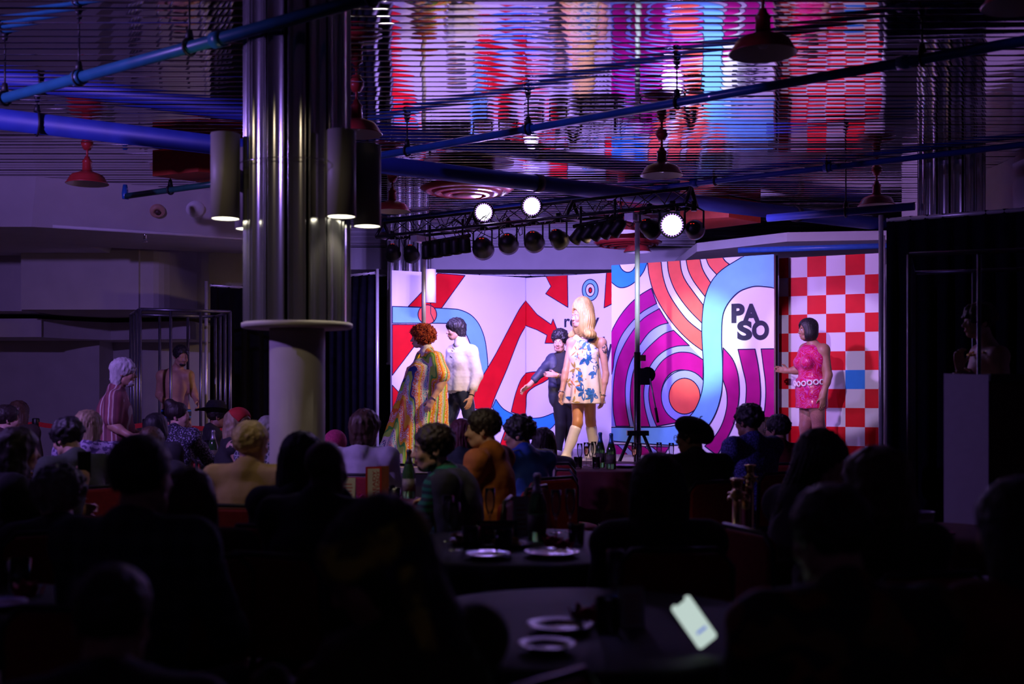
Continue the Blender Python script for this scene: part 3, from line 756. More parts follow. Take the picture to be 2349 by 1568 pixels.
# stage lights
M_can = mat('black_lamp_housing', (0.005, 0.005, 0.006), 0.45, 0.0, noise=0.2, nscale=15, spec=0.25)
M_led = mat('led_face_glow', (1, 1, 1), 0.3, emit=(0.93, 0.90, 1.0), es=7.0)
M_ledrim = mat('led_pixel_rim', (0.4, 0.2, 0.9), 0.3, emit=(0.50, 0.25, 1.0), es=1.6)
M_digit = mat('red_digits', (0.3, 0, 0), 0.4, emit=(1.0, 0.03, 0.01), es=1.6)
M_lens = mat('dark_lens', (0.03, 0.03, 0.05), 0.08, coat=1.0, noise=0.1)
def par(px, py, size, direction, label, lit=False, off=0.0, top=False, beam=None):
    d = tp(px)
    base = TA + TD * d + TN * (0.0 if top else off)
    Y = base.y
    c = W(px, py, Y)
    t = thing('stage_light', c, label, 'stage light', 'stage lights on the truss')
    D = (Vector(beam[0]) - c if beam else Vector(direction)).normalized()
    R = aim(D)
    r = size
    if beam: spot('stage_light_beam', c + D * (0.8 * r), Vector(beam[0]), beam[1], beam[2], beam[3], 0.9, 0.06)
    if lit: spot('stage_light_beam', c + D * (0.8 * r), c + D * 5, 34, (0.42, 0.26, 1.0), 130, 1.0, 0.09)
    bd = MB()
    bd.lathe([(0.0, -1.05 * r), (0.35 * r, -1.02 * r), (0.62 * r, -0.85 * r), (0.80 * r, -0.45 * r), (0.86 * r, 0.0), (0.98 * r, 0.25 * r), (1.0 * r, 0.75 * r), (0.93 * r, 0.75 * r), (0.90 * r, 0.45 * r)], 28, rot=R)
    bd.build('housing', M_can, t)
    if lit:
        lens = MB().lathe([(0.0, 0.52 * r), (0.76 * r, 0.50 * r)], 32, rot=R).build('led_face', M_led, t)
        px_ = MB()
        for k in range(26):
            q = 2 * PI * k / 26
            px_.lathe([(0.055 * r, 0.50 * r), (0.05 * r, 0.54 * r), (0.0, 0.55 * r)], 6, R @ Vector((0.83 * r * math.cos(q), 0.83 * r * math.sin(q), 0)), R)
        px_.build('led_pixels', M_ledrim, t, kind='stuff')
    else:
        MB().lathe([(0.0, 0.50 * r), (0.90 * r, 0.46 * r)], 24, rot=R).build('lens', M_lens, t)
        back = R @ Vector((0, 0, -1))
        side = Vector((D.y, -D.x, 0)).normalized() if abs(D.z) < 0.99 else Vector((1, 0, 0))
        upv = side.cross(back).normalized()
        if upv.z < 0: upv = -upv
        for s_ in (-0.12, 0.12):
            MB().box(back * (0.93 * r) + side * s_ * r * 1.0 + upv * 0.30 * r, (0.13 * r, 0.13 * r, 0.20 * r), Matrix((side, -back, upv)).transposed()).build('display_digit', M_digit, t)
    # yoke up or down to the truss
    side = TD
    zt = (TA.z + (0.18 if top else 0.0)) - c.z
    yo = MB()
    for s_ in (-1, 1):
        yo.tube([side * s_ * 1.05 * r, side * s_ * 1.05 * r + Vector((0, 0, zt * 0.75)), Vector((0, 0, zt * 0.95)) + side * s_ * 0.3 * r], 0.010, 6)
    yo.build('yoke', M_can, t)
    MB().tube([Vector((0, 0, zt - 0.05)), Vector((0, 0, zt + 0.05))] if not top else [Vector((0, 0, zt - 0.04)), Vector((0, 0, zt + 0.04))], 0.03, 8).build('clamp', M_can, t)
    return t
par(1113, 487, 0.118, (-0.25, -1, -0.16), 'glowing white stage light on the truss nearer the left stand', True, 0, True)
par(1223, 473, 0.118, (-0.30, -1, -0.12), 'glowing white stage light on the truss under the thick duct', True, 0, True)
par(1543, 516, 0.130, (-0.25, -1, -0.15), 'glowing white stage light hung from the truss end by the PASO flat', True, 0.13)
for px, py, sz, off, lb, beam in ((901, 578, 0.100, 0.13, 'black stage light at the free end of the truss over the curtain upright', ((-1.5, 15.6, 1.6), 60, VIOLET, 90)),
        (943, 580, 0.100, -0.1, 'black stage light hanging just outside the truss stand behind the red wig', ((-0.9, 15.9, 1.5), 230, VIOLET, 110)),
        (1107, 566, 0.125, 0.13, 'black stage light beside the five-eyed light bar near the red wig', ((0.0, 16.4, 2.0), 330, VIOLET, 95)),
        (1165, 556, 0.115, 0.13, 'black stage light in the middle of the truss, second in the row of four', ((0.4, 16.4, 2.0), 310, VIOLET, 95)),
        (1224, 551, 0.115, 0.13, 'black stage light in the middle of the truss, third in the row of four', ((0.9, 16.0, 1.9), 300, VIOLET, 95)),
        (1280, 546, 0.105, 0.13, 'black stage light touching the five-eyed light bar near the stand pole', ((1.9, 14.6, 1.9), 250, (0.46, 0.34, 1.0), 90)),
        (1490, 522, 0.105, 0.10, 'black stage light between the stand pole and the glowing end light', ((3.7, 13.8, 2.2), 330, (0.58, 0.30, 1.0), 90)),
        (1592, 525, 0.100, -0.05, 'black stage light outermost on the truss end toward the checkerboard', ((2.7, 13.9, 3.0), 150, BLUE, 24))):
    par(px, py, sz, None, lb, False, off, False, beam)
def bar5(px0, px1, py0, py1, label, beam):
    a, b = tp(px0), tp(px1)
    p0 = W(px0, py0, (TA + TD * a).y - 0.17); p1 = W(px1, py1, (TA + TD * b).y - 0.17)
    D = (Vector(beam[0]) - (p0 + p1) / 2).normalized()
    spot('light_bar_beam', (p0 + p1) / 2 + D * 0.12, Vector(beam[0]), beam[1], beam[2], beam[3], 0.9, 0.12)
    t = thing('light_bar', p0, label, 'stage light', 'five-eyed light bars')
    u = p1 - p0
    U = u.normalized(); 
    MB().tube([Vector((0, 0, 0.10)), u + Vector((0, 0, 0.10))], 0.022, 8).build('rail', M_can, t)
    R = aim(D)
    for k in range(5):
        c = u * ((k + 0.5) / 5)
        h = MB().lathe([(0.0, -0.11), (0.045, -0.10), (0.062, -0.06), (0.066, 0.05), (0.072, 0.08), (0.06, 0.08), (0.055, 0.05)], 16, c, R).build('lamp_head', M_can, t)
        MB().lathe([(0.0, 0.055), (0.056, 0.05)], 16, c, R).build('lens', M_lens, h)
        MB().box(c + Vector((0, 0, 0.06)), (0.03, 0.05, 0.10)).build('tilt_bracket', M_can, h)
    for k in (0.15, 0.85):
        MB().tube([u * k + Vector((0, 0, 0.10)), u * k + Vector((0, 0, 0.30))], 0.014, 6).build('hook', M_can, t)
bar5(970, 1078, 578, 560, 'black five-eyed light bar hanging above the red wig', ((-0.7, 13.6, 1.4), 60, (0.70, 0.58, 1.0), 90))
bar5(1316, 1428, 541, 520, 'black five-eyed light bar hanging next to the stand with the winch', ((-0.4, 13.2, 1.4), 360, WARM, 110))
# hanging white tube in front of the first flat
pw = W(988, 656, 15.0)
tw = thing('tube_lamp', pw, 'white tube lamp hanging before the first white flat next to the stand pole', 'lamp')
MB().lathe([(0.065, -0.22), (0.07, -0.22), (0.07, 0.22), (0.065, 0.22), (0.065, -0.22)], 24).build('tube', M_white, tw)
MB().tube([(0, 0, -0.2), (0, 0, -0.36), (0.05, -0.03, -0.47)], 0.006, 6).build('cable', M_black, tw)
MB().tube([(0, 0, 0.2), (0, 0, CZ - pw.z)], 0.006, 6).build('suspension', M_black, tw)

# ------------------------------------------------------------------ cages
def cage(px_c, Yc, w, z0, z1, rot, label, nb=4, r=0.016, m=None):
    t = thing('dance_cage', (xm(px_c, Yc), Yc, z0), label, 'cage', 'dance cages', rot)
    m = m or mat('cage_tube', (0.16, 0.16, 0.20), 0.3, 0.8, noise=0.1)
    H = z1 - z0
    h = w / 2
    cs = [(-h, -h), (h, -h), (h, h), (-h, h)]
    for z in (0.02, H):
        for i in range(4):
            a, b = cs[i], cs[(i + 1) % 4]
            MB().tube([(*a, z), (*b, z)], r * 1.1, 8).build('rail', m, t)
    for i in range(4):
        a, b = cs[i], cs[(i + 1) % 4]
        for k in range(nb):
            q = k / nb
            MB().tube([(a[0] + (b[0] - a[0]) * q, a[1] + (b[1] - a[1]) * q, 0.0), (a[0] + (b[0] - a[0]) * q, a[1] + (b[1] - a[1]) * q, H)], r * (1.15 if k == 0 else 1), 8).build('bar', m, t)
    return t
def podest(x, y, w, z, label, rot=0.0):
    t = thing('dance_platform', (x, y, 0), label, 'platform', 'dance platforms', rot)
    MB().bbox((-w / 2, -w / 2, z - 0.04), (w / 2, w / 2, z)).build('top', M_black, t)
    for a in (-1, 1):
        for b in (-1, 1):
            MB().bbox((a * w * .46 - 0.03, b * w * .46 - 0.03, 0), (a * w * .46 + 0.03, b * w * .46 + 0.03, z - 0.04)).build('leg', M_blackmetal, t)
CL = (xm(412, 13.2), 13.2)
podest(*CL, 1.25, 0.30, 'low black platform under the shirtless dancer', 0.42)
cage(412, 13.2, 0.98, 0.30, 2.35, 0.42, 'metal bar cage around the shirtless dancer by the violet wall', 3, 0.017)
CR = (3.40, 7.78)
podest(*CR, 1.35, 0.32, 'low black platform under the performer with the gold chain', -0.36)
cage(CX + 3.40 / 7.78 * F, 7.78, 1.26, 0.32, 2.35, -0.36, 'metal bar cage around the performer with the gold chain', 3, 0.013, mat('cage_tube_dark', (0.10, 0.11, 0.16), 0.3, 0.7, noise=0.1))

# ------------------------------------------------------------------ tall side stand on the right
pod = thing('tall_cabinet', (xm(2165, 6.55), 6.55, 0), 'tall cabinet with pale side panel standing before the curtained cage', 'cabinet')
wv = 0.19
MB().add([(0, 0, 0), (wv, -0.16, 0), (wv, -0.16, 1.555), (0, 0, 1.565), (0.03, 0.05, 0), (wv + 0.02, -0.11, 0), (wv + 0.02, -0.11, 1.555), (0.03, 0.05, 1.565)],
         [(0, 1, 2, 3), (4, 7, 6, 5), (0, 3, 7, 4), (1, 5, 6, 2), (3, 2, 6, 7), (0, 4, 5, 1)]).build('side_panel', mat('pale_laminate', (0.55, 0.52, 0.55), 0.5, noise=0.03), pod)
MB().bbox((wv, -0.16, 0.0), (1.1, 0.35, 1.52)).build('body', mat('dark_red_laminate', (0.045, 0.006, 0.006), 0.5, noise=0.2), pod)
MB().bbox((wv - 0.0, -0.19, 1.52), (1.12, 0.37, 1.56)).build('top', M_black, pod)

# ------------------------------------------------------------------ people: smooth-blended volumes turned into continuous surfaces
A = lambda *v: np.array(v[0] if len(v) == 1 else v, dtype=np.float64)
def nrm(v): return v / (np.linalg.norm(v) + 1e-9)
class Cap:
    def __init__(s, a, b, ra, rb=None, k=0.02, neg=False):
        s.a, s.b, s.ra, s.rb, s.k, s.neg = A(a), A(b), ra, ra if rb is None else rb, k, neg
        r = max(s.ra, s.rb); s.lo = np.minimum(s.a, s.b) - r; s.hi = np.maximum(s.a, s.b) + r
    def grow(s, t): return Cap(s.a, s.b, s.ra + t, s.rb + t, s.k, s.neg)
    def d(s, x, y, z):
        ba = s.b - s.a; L = ba @ ba + 1e-12
        px, py, pz = x - s.a[0], y - s.a[1], z - s.a[2]
        t = np.clip((px * ba[0] + py * ba[1] + pz * ba[2]) / L, 0, 1)
        return np.sqrt((px - t * ba[0]) ** 2 + (py - t * ba[1]) ** 2 + (pz - t * ba[2]) ** 2) - (s.ra + (s.rb - s.ra) * t)
class Ell:
    def __init__(s, c, r, R=None, k=0.02, neg=False):
        s.c, s.r, s.R, s.k, s.neg = A(c), A(r), np.eye(3) if R is None else R, k, neg
        e = np.sqrt(((s.R * s.r) ** 2).sum(1)); s.lo = s.c - e; s.hi = s.c + e
    def grow(s, t): return Ell(s.c, s.r + t, s.R, s.k, s.neg)
    def d(s, x, y, z):
        p = [x - s.c[0], y - s.c[1], z - s.c[2]]
        q = [p[0] * s.R[0, i] + p[1] * s.R[1, i] + p[2] * s.R[2, i] for i in range(3)]
        k0 = np.sqrt(sum((q[i] / s.r[i]) ** 2 for i in range(3))); k1 = np.sqrt(sum((q[i] / s.r[i] ** 2) ** 2 for i in range(3))) + 1e-9
        return k0 * (k0 - 1) / k1
class Cone:
    """elliptical tapered barrel between two heights (for skirts, coats): radii (ax, ay) at a, (bx, by) at b"""
    def __init__(s, a, b, ra, rb, R, k=0.02, pleat=0.0, npl=12, hollow=False):
        s.a, s.b, s.ra, s.rb, s.R, s.k, s.neg, s.pleat, s.npl = A(a), A(b), ra, rb, R, k, False, pleat, npl
        m = max(*ra, *rb) + pleat; s.lo = np.minimum(s.a, s.b) - A(m, m, 0.02); s.hi = np.maximum(s.a, s.b) + A(m, m, 0.02)
    def grow(s, t): return s
    def d(s, x, y, z):
        h = s.b[2] - s.a[2]
        t = np.clip((z - s.a[2]) / h, 0, 1)
        cx, cy = s.a[0] + (s.b[0] - s.a[0]) * t, s.a[1] + (s.b[1] - s.a[1]) * t
        px, py = x - cx, y - cy
        u = px * s.R[0, 0] + py * s.R[1, 0]; v = px * s.R[0, 1] + py * s.R[1, 1]
        rx_ = s.ra[0] + (s.rb[0] - s.ra[0]) * t; ry_ = s.ra[1] + (s.rb[1] - s.ra[1]) * t
        q = np.sqrt((u / rx_) ** 2 + (v / ry_) ** 2)
        if s.pleat: q = q + s.pleat * t * np.sin(np.arctan2(v, u) * s.npl) / np.minimum(rx_, ry_)
        d = (q - 1) * np.minimum(rx_, ry_)
        za, zb = min(s.a[2], s.b[2]), max(s.a[2], s.b[2])
        return np.maximum(d, np.maximum(za - z, z - zb))
class Fn:
    def __init__(s, f, o, R, lo, hi, k=0.015, neg=False):
        s.f, s.o, s.R, s.k, s.neg = f, A(o), R, k, neg
        cs = np.array([[a, b, c] for a in (lo[0], hi[0]) for b in (lo[1], hi[1]) for c in (lo[2], hi[2])]) @ R.T + s.o
        s.lo, s.hi = cs.min(0), cs.max(0)
    def grow(s, t): return s
    def d(s, x, y, z):
        p = [x - s.o[0], y - s.o[1], z - s.o[2]]
        q = [p[0] * s.R[0, i] + p[1] * s.R[1, i] + p[2] * s.R[2, i] for i in range(3)]
        return s.f(*q)
def noise3(x, y, z, s=1.0):
    x, y, z = x * s, y * s, z * s
    return (np.sin(x + 1.7 * np.sin(y * 1.3 + 0.5)) + np.sin(y * 1.1 + 1.9 * np.sin(z * 1.2 + 1.1)) + np.sin(z * 0.9 + 1.5 * np.sin(x * 1.4 + 2.0))) / 3
def solid(prims, h, disp=None, lo_clip=None):
    lo = np.min([p.lo for p in prims if not p.neg], 0) - 4 * h; hi = np.max([p.hi for p in prims if not p.neg], 0) + 4 * h
    n = np.ceil((hi - lo) / h).astype(int) + 1
    ax = [(lo[i] + h * np.arange(n[i])).astype(np.float32) for i in range(3)]
    D = np.full(n, 0.15, np.float32)
    for p in prims:
        m = 0.04 + p.k
        i0 = np.maximum(0, np.floor((p.lo - m - lo) / h).astype(int)); i1 = np.minimum(n, np.ceil((p.hi + m - lo) / h).astype(int) + 1)
        if (i1 <= i0).any(): continue
        sl = tuple(slice(a, b) for a, b in zip(i0, i1))
        x = ax[0][sl[0]][:, None, None]; y = ax[1][sl[1]][None, :, None]; z = ax[2][sl[2]][None, None, :]
        d = p.d(x, y, z).astype(np.float32)
        o = D[sl]
        if p.neg:
            d = -d; hh = np.clip(0.5 - 0.5 * (d - o) / p.k, 0, 1); D[sl] = d + (o - d) * hh + p.k * hh * (1 - hh)
        else:
            hh = np.clip(0.5 + 0.5 * (o - d) / p.k, 0, 1); D[sl] = o + (d - o) * hh - p.k * hh * (1 - hh)
    if disp is not None:
        D += disp(ax[0][:, None, None], ax[1][None, :, None], ax[2][None, None, :]).astype(np.float32)
    D[0] = D[-1] = 0.1; D[:, 0] = D[:, -1] = 0.1; D[:, :, 0] = D[:, :, -1] = 0.1
    return nets(D, lo, h)
def nets(D, lo, h):
    S = D < 0
    n = D.shape
    c = [S[i:n[0] - 1 + i, j:n[1] - 1 + j, k:n[2] - 1 + k] for i in (0, 1) for j in (0, 1) for k in (0, 1)]
    tot = sum(q.astype(np.int8) for q in c)
    act = (tot > 0) & (tot < 8)
    I = np.argwhere(act)
    idx = np.full(act.shape, -1, np.int32); idx[act] = np.arange(len(I))
    off = np.array([[i, j, k] for i in (0, 1) for j in (0, 1) for k in (0, 1)])
    val = np.stack([D[I[:, 0] + o[0], I[:, 1] + o[1], I[:, 2] + o[2]] for o in off], 1)
    acc = np.zeros((len(I), 3)); cnt = np.zeros(len(I))
    for a in range(8):
        for b in range(a + 1, 8):
            if np.abs(off[a] - off[b]).sum() != 1: continue
            va, vb = val[:, a], val[:, b]
            m = (va < 0) != (vb < 0)
            t = np.where(m, va / np.where(m, va - vb, 1), 0)
            acc += m[:, None] * (off[a] + t[:, None] * (off[b] - off[a])); cnt += m
    V = lo + (I + acc / cnt[:, None]) * h
    Q = []
    for axn in range(3):
        s0 = [slice(0, n[i] - 1) if i == axn else slice(1, n[i] - 1) for i in range(3)]
        s1 = [slice(1, n[i]) if i == axn else slice(1, n[i] - 1) for i in range(3)]
        a, b = S[tuple(s0)], S[tuple(s1)]
        for cond, flip in ((a & ~b, False), (~a & b, True)):
            E = np.argwhere(cond)
            if not len(E): continue
            for i in range(3):
                if i != axn: E[:, i] += 1
            u, v = [i for i in range(3) if i != axn]
            def cell(du, dv):
                e = E.copy(); e[:, u] -= du; e[:, v] -= dv
                return idx[e[:, 0], e[:, 1], e[:, 2]]
            q = np.stack([cell(1, 1), cell(0, 1), cell(0, 0), cell(1, 0)], 1)
            if (axn == 1) != flip: q = q[:, ::-1]
            Q.append(q)
    return V, np.concatenate(Q)
def np_mesh(name, V, Q, mats, midx=None):
    me = bpy.data.meshes.new(name)
    me.vertices.add(len(V)); me.vertices.foreach_set('co', V.astype(np.float32).ravel())
    me.loops.add(len(Q) * 4); me.loops.foreach_set('vertex_index', Q.astype(np.int32).ravel())
    me.polygons.add(len(Q)); me.polygons.foreach_set('loop_start', (np.arange(len(Q)) * 4).astype(np.int32))
    for m in (mats if isinstance(mats, (list, tuple)) else [mats]): me.materials.append(m)
    if midx is not None: me.polygons.foreach_set('material_index', midx.astype(np.int32))
    me.polygons.foreach_set('use_smooth', np.ones(len(Q), bool))
    me.update(calc_edges=True)
    return me
def vol(name, prims, h, m, parent, disp=None, **kw):
    V, Q = solid(prims, h, disp)
    return mobj(name, np_mesh(name, V, Q, m), parent, **kw)

def Rz(a): return np.array([[math.cos(a), -math.sin(a), 0], [math.sin(a), math.cos(a), 0], [0, 0, 1.0]])
def Rx(a): return np.array([[1.0, 0, 0], [0, math.cos(a), -math.sin(a)], [0, math.sin(a), math.cos(a)]])
def Ry(a): return np.array([[math.cos(a), 0, math.sin(a)], [0, 1.0, 0], [-math.sin(a), 0, math.cos(a)]])
def facing(f, pitch=0.0, roll=0.0):
    """f: 0 looks at the stage, -90 to picture left, 90 to picture right, 180 at the camera"""
    return Rz(math.radians(180 - f)) @ Rx(math.radians(pitch)) @ Ry(math.radians(roll))

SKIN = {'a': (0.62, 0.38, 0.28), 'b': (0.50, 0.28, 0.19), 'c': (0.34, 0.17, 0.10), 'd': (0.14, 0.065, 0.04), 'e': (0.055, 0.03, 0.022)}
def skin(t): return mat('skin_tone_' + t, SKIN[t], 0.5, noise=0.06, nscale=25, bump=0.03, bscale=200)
def hairmat(col, key): return mat('hair_' + key, col, 0.55, noise=0.35, nscale=18, bump=0.5, bscale=55, stretch=(1, 1, 0.12))
HC = {'black': (0.010, 0.008, 0.010), 'dark': (0.020, 0.012, 0.010), 'brown': (0.07, 0.035, 0.018), 'auburn': (0.13, 0.035, 0.035), 'blond': (0.55, 0.40, 0.20),
      'sandy': (0.30, 0.22, 0.12), 'grey': (0.30, 0.29, 0.28), 'white': (0.62, 0.60, 0.60), 'platinum': (0.44, 0.29, 0.085), 'red': (0.36, 0.055, 0.012)}

def head_prims(o, R, s=1.0, fem=False, ears=True):
    P = lambda *v: o + R @ (A(*v) * s)
    E = lambda c, r, k=0.015, neg=False: Ell(P(*c), A(*r) * s, R, k * s, neg)
    C = lambda a, b, ra, rb=None, k=0.01, neg=False: Cap(P(*a), P(*b), ra * s, (ra if rb is None else rb) * s, k * s, neg)
    j = 0.94 if fem else 1.0
    L = [E((0, .014, .146), (.073 * j, .093, .081)), E((0, -.024, .088), (.060 * j, .066, .082), .02), E((0, -.050, .026), (.032 * j, .032, .025), .025),
         C((-.042 * j, -.01, .045), (-.025, -.045, .024), .024, .022, .02), C((.042 * j, -.01, .045), (.025, -.045, .024), .024, .022, .02),
         C((-.034, -.074, .124), (.034, -.074, .124), .013, None, .015),
         E((-.032, -.094, .107), (.017, .014, .011), .010, True), E((.032, -.094, .107), (.017, .014, .011), .010, True),
         E((-.032, -.074, .107), (.014, .012, .012), .004), E((.032, -.074, .107), (.014, .012, .012), .004),
         C((0, -.086, .115), (0, -.104, .080), .007, .012, .008), E((-.010, -.096, .076), (.009, .010, .007), .006), E((.010, -.096, .076), (.009, .010, .007), .006),
         E((-.036, -.066, .080), (.022, .018, .020), .02), E((.036, -.066, .080), (.022, .018, .020), .02),
         E((0, -.086, .053), (.021, .011, .006), .006), E((0, -.085, .043), (.018, .011, .007), .005), C((-.022, -.092, .048), (.022, -.092, .048), .0025, None, .003, True)]
    if ears:
        for q in (-1, 1):
            L += [E((q * .074 * j, .012, .098), (.009, .020, .031), .008), E((q * .081 * j, .008, .100), (.006, .010, .016), .006, True)]
    return L
def face_parts(t, o, R, s, tone, lips=(0.45, 0.12, 0.11), brow=(0.03, 0.02, 0.015), shadow=None):
    P = lambda *v: Vector(o + R @ (A(*v) * s))
    Rm = Matrix(R.tolist())
    for q in (-1, 1):
        eye = MB()
        eye.lathe([(0.0, -.011 * s), (.008 * s, -.008 * s), (.0115 * s, 0), (.008 * s, .008 * s), (0, .011 * s)], 12, P(q * .032, -.078, .108), Rm @ rx(PI / 2), 0)
        eye.lathe([(0.0055 * s, .0095 * s), (0.004 * s, .0118 * s), (0, .0122 * s)], 10, P(q * .032, -.078, .108), Rm @ rx(PI / 2), 1)
        eye.build('eye', [mat('eye_white', (0.7, 0.68, 0.66), 0.2, noise=0.02), mat('eye_dark', (0.02, 0.015, 0.012), 0.1, noise=0.1)], t)
    for q in (-1, 1):
        br = MB()
        br.tube([P(q * .016, -.0895, .128), P(q * .034, -.087, .1345), P(q * .051, -.074, .128)], [.0028 * s, .0034 * s, .0015 * s], 6)
        br.build('eyebrow', mat('brow_%.2f' % brow[0], brow, 0.7, noise=0.2), t)
    lp = MB()
    lp.lathe([(0.0, -1), (0.7, -.7), (1, 0), (.7, .7), (0, 1)], 14, P(0, -.088, .0525), Rm @ Matrix.Diagonal((.0205 * s, .0105 * s, .0050 * s)))
    lp.lathe([(0.0, -1), (0.7, -.7), (1, 0), (.7, .7), (0, 1)], 14, P(0, -.087, .0440), Rm @ Matrix.Diagonal((.0175 * s, .0110 * s, .0058 * s)))
    lp.build('lips', mat('lips_%.2f_%.2f' % (lips[0], lips[1]), lips, 0.35, noise=0.05), t)
    if shadow:
        for q in (-1, 1):
            sh = MB()
            sh.lathe([(0.0, -1), (0.7, -.7), (1, 0), (.7, .7), (0, 1)], 12, P(q * .033, -.0805, .1155), Rm @ Matrix.Diagonal((.0150 * s, .0075 * s, .0055 * s)))
            sh.build('eyelid', mat('eye_shadow', shadow, 0.4, noise=0.1), t)
def sdE(x, y, z, c, r):
    q = [(x - c[0]) / r[0], (y - c[1]) / r[1], (z - c[2]) / r[2]]
    k0 = np.sqrt(q[0] ** 2 + q[1] ** 2 + q[2] ** 2); k1 = np.sqrt((q[0] / r[0]) ** 2 + (q[1] / r[1]) ** 2 + (q[2] / r[2]) ** 2) + 1e-9
    return k0 * (k0 - 1) / k1
def smin(a, b, k):
    h = np.clip(0.5 + 0.5 * (b - a) / k, 0, 1); return b + (a - b) * h - k * h * (1 - h)
def smax(a, b, k): return -smin(-a, -b, k)
def hair_fn(style, seed=0.0):
    cut_hi = ((0, -.118, .072), (.080, .092, .106))
    def f(x, y, z):
        if style in ('short', 'crop', 'receding'):
            g = {'short': .013, 'crop': .006, 'receding': .009}[style]
            d = sdE(x, y, z, (0, .016, .148), (.075 + g, .096 + g, .082 + g))
            c = sdE(x, y, z, (0, -.118, .070 if style != 'receding' else .09), (.084, .098, .106 if style != 'receding' else .118))
            d = smax(d, -c, .006); d = smax(d, .045 - z + 0.25 * np.abs(y), .01)
            return d + (.0065 if style == 'short' else .0035) * noise3(x, y, z + seed, 115 if style == 'short' else 200) + .003 * noise3(z, x, y, 250)
        if style == 'mop':
            d = sdE(x, y, z, (0, .012, .150), (.096, .114, .096))
            d = smax(d, -sdE(x, y, z, (0, -.130, .060), (.084, .098, .085)), .006); d = smax(d, .040 - z, .01)
            return d + .011 * noise3(x, y, z + seed, 82) + .005 * noise3(x, y, z, 190)
        if style == 'shag':
            d = smin(sdE(x, y, z, (0, .012, .150), (.095, .112, .095)), sdE(x, y, z, (0, .050, .07), (.085, .065, .10)), .03)
            d = smax(d, -sdE(x, y, z, (0, -.132, .052), (.074, .100, .088)), .006); d = smax(d, -.01 - z, .01)
            return d + .007 * noise3(x * 1.6, y * 1.6, z * 0.55 + seed, 80) + .003 * noise3(x, y, z, 200)
        if style == 'bob':
            d = smin(sdE(x, y, z, (0, .014, .150), (.092, .110, .094)), sdE(x, y, z, (0, .022, .075), (.104, .098, .105)), .03)
            d = smax(d, -sdE(x, y, z, (0, -.128, .080), (.066, .118, .100)), .006); d = smax(d, -.015 - z, .008)
            return d + .0022 * np.sin(np.arctan2(x, y - .02) * 46 + 8 * z)
        if style in ('long', 'verylong'):
            low = -.16 if style == 'long' else -.30
            d = smin(sdE(x, y, z, (0, .014, .150), (.088, .108, .092)), sdE(x, y, z, (0, .045, .02 + low / 2.2), (.115, .070, .20 - low * .45)), .05)
            d = smin(d, sdE(x, y, z, (0, .025, .07), (.098, .080, .12)), .03)
            d = smax(d, -sdE(x, y, z, (0, -.130, .072), (.062, .118, .100)), .006); d = smax(d, low - z, .02)
            return d + .004 * np.sin(np.arctan2(x, y - .02) * 34 + 10 * z + seed + 2 * np.sin(z * 22)) + .003 * noise3(x, y, z * .4, 90)
        if style == 'curly':
            d = sdE(x, y, z, (0, .016, .140), (.110, .120, .108))
            d = smax(d, -sdE(x, y, z, (0, -.130, .065), (.072, .098, .098)), .006); d = smax(d, .0 - z, .01)
            return d + .011 * noise3(x, y, z + seed, 105) + .005 * noise3(y, z, x, 210)
        if style == 'wavy':
            d = smin(sdE(x, y, z, (0, .014, .150), (.100, .115, .098)), sdE(x, y, z, (0, .035, .03), (.122, .090, .15)), .04)
            d = smax(d, -sdE(x, y, z, (0, -.130, .072), (.064, .115, .100)), .006); d = smax(d, -.09 - z, .02)
            return d + .008 * noise3(x, y, z * .8 + seed, 62) + .003 * noise3(x, y, z, 160)
        if style == 'updo':
            d = sdE(x, y, z, (0, .018, .150), (.086, .104, .090)); d = smin(d, sdE(x, y, z, (0, .075, .225), (.045, .05, .042)), .02)
            d = smax(d, -sdE(x, y, z, (0, -.120, .070), (.080, .095, .106)), .006); d = smax(d, .04 - z, .01)
            return d + .003 * noise3(x, y, z, 150)
        if style == 'beehive':
            d = smin(sdE(x, y, z, (0, .018, .175), (.094, .108, .125)), sdE(x, y, z, (0, .035, .05), (.138, .098, .165)), .05)
            for q in (-1, 1):
                d = smin(d, sdE(x, y, z, (q * .135, .020, -.075), (.050, .065, .045)), .05)
            d = smax(d, -sdE(x, y, z, (0, -.135, .075), (.066, .125, .105)), .008); d = smax(d, -.115 - z, .015)
            return d + .0025 * np.sin(np.arctan2(x, y - .02) * 40 + 6 * z + 2 * np.sin(z * 18))
        return sdE(x, y, z, (0, .016, .148), (.08, .1, .088))
    return f
def hair(t, o, R, s, style, colkey, h, name='hair', seed=0.0):
    return vol(name, [Fn(hair_fn(style, seed), o, R * 1.0, A(-.16, -.15, -.40) * s, A(.16, .16, .34) * s)], h, hairmat(HC[colkey], colkey), t) if s == 1.0 else \
           vol(name, [Fn(lambda x, y, z: hair_fn(style, seed)(x / s, y / s, z / s) * s, o, R, A(-.16, -.15, -.40) * s, A(.16, .16, .34) * s)], h, hairmat(HC[colkey], colkey), t)
def glasses(t, o, R, s, col=(0.02, 0.02, 0.02)):
    P = lambda *v: Vector(o + R @ (A(*v) * s))
    g = MB()
    for q in (-1, 1):
        g.tube([P(q * .034 + .024 * math.cos(k * PI / 8), -.098, .107 + .019 * math.sin(k * PI / 8)) for k in range(16)], .0022 * s, 6, closed=True)
        g.tube([P(q * .057, -.097, .112), P(q * .078, -.05, .112), P(q * .080, .012, .112)], .002 * s, 6)
    g.tube([P(-.010, -.099, .110), P(.010, -.099, .110)], .002 * s, 6)
    g.build('glasses', mat('glasses_frame', col, 0.25, noise=0.1), t)
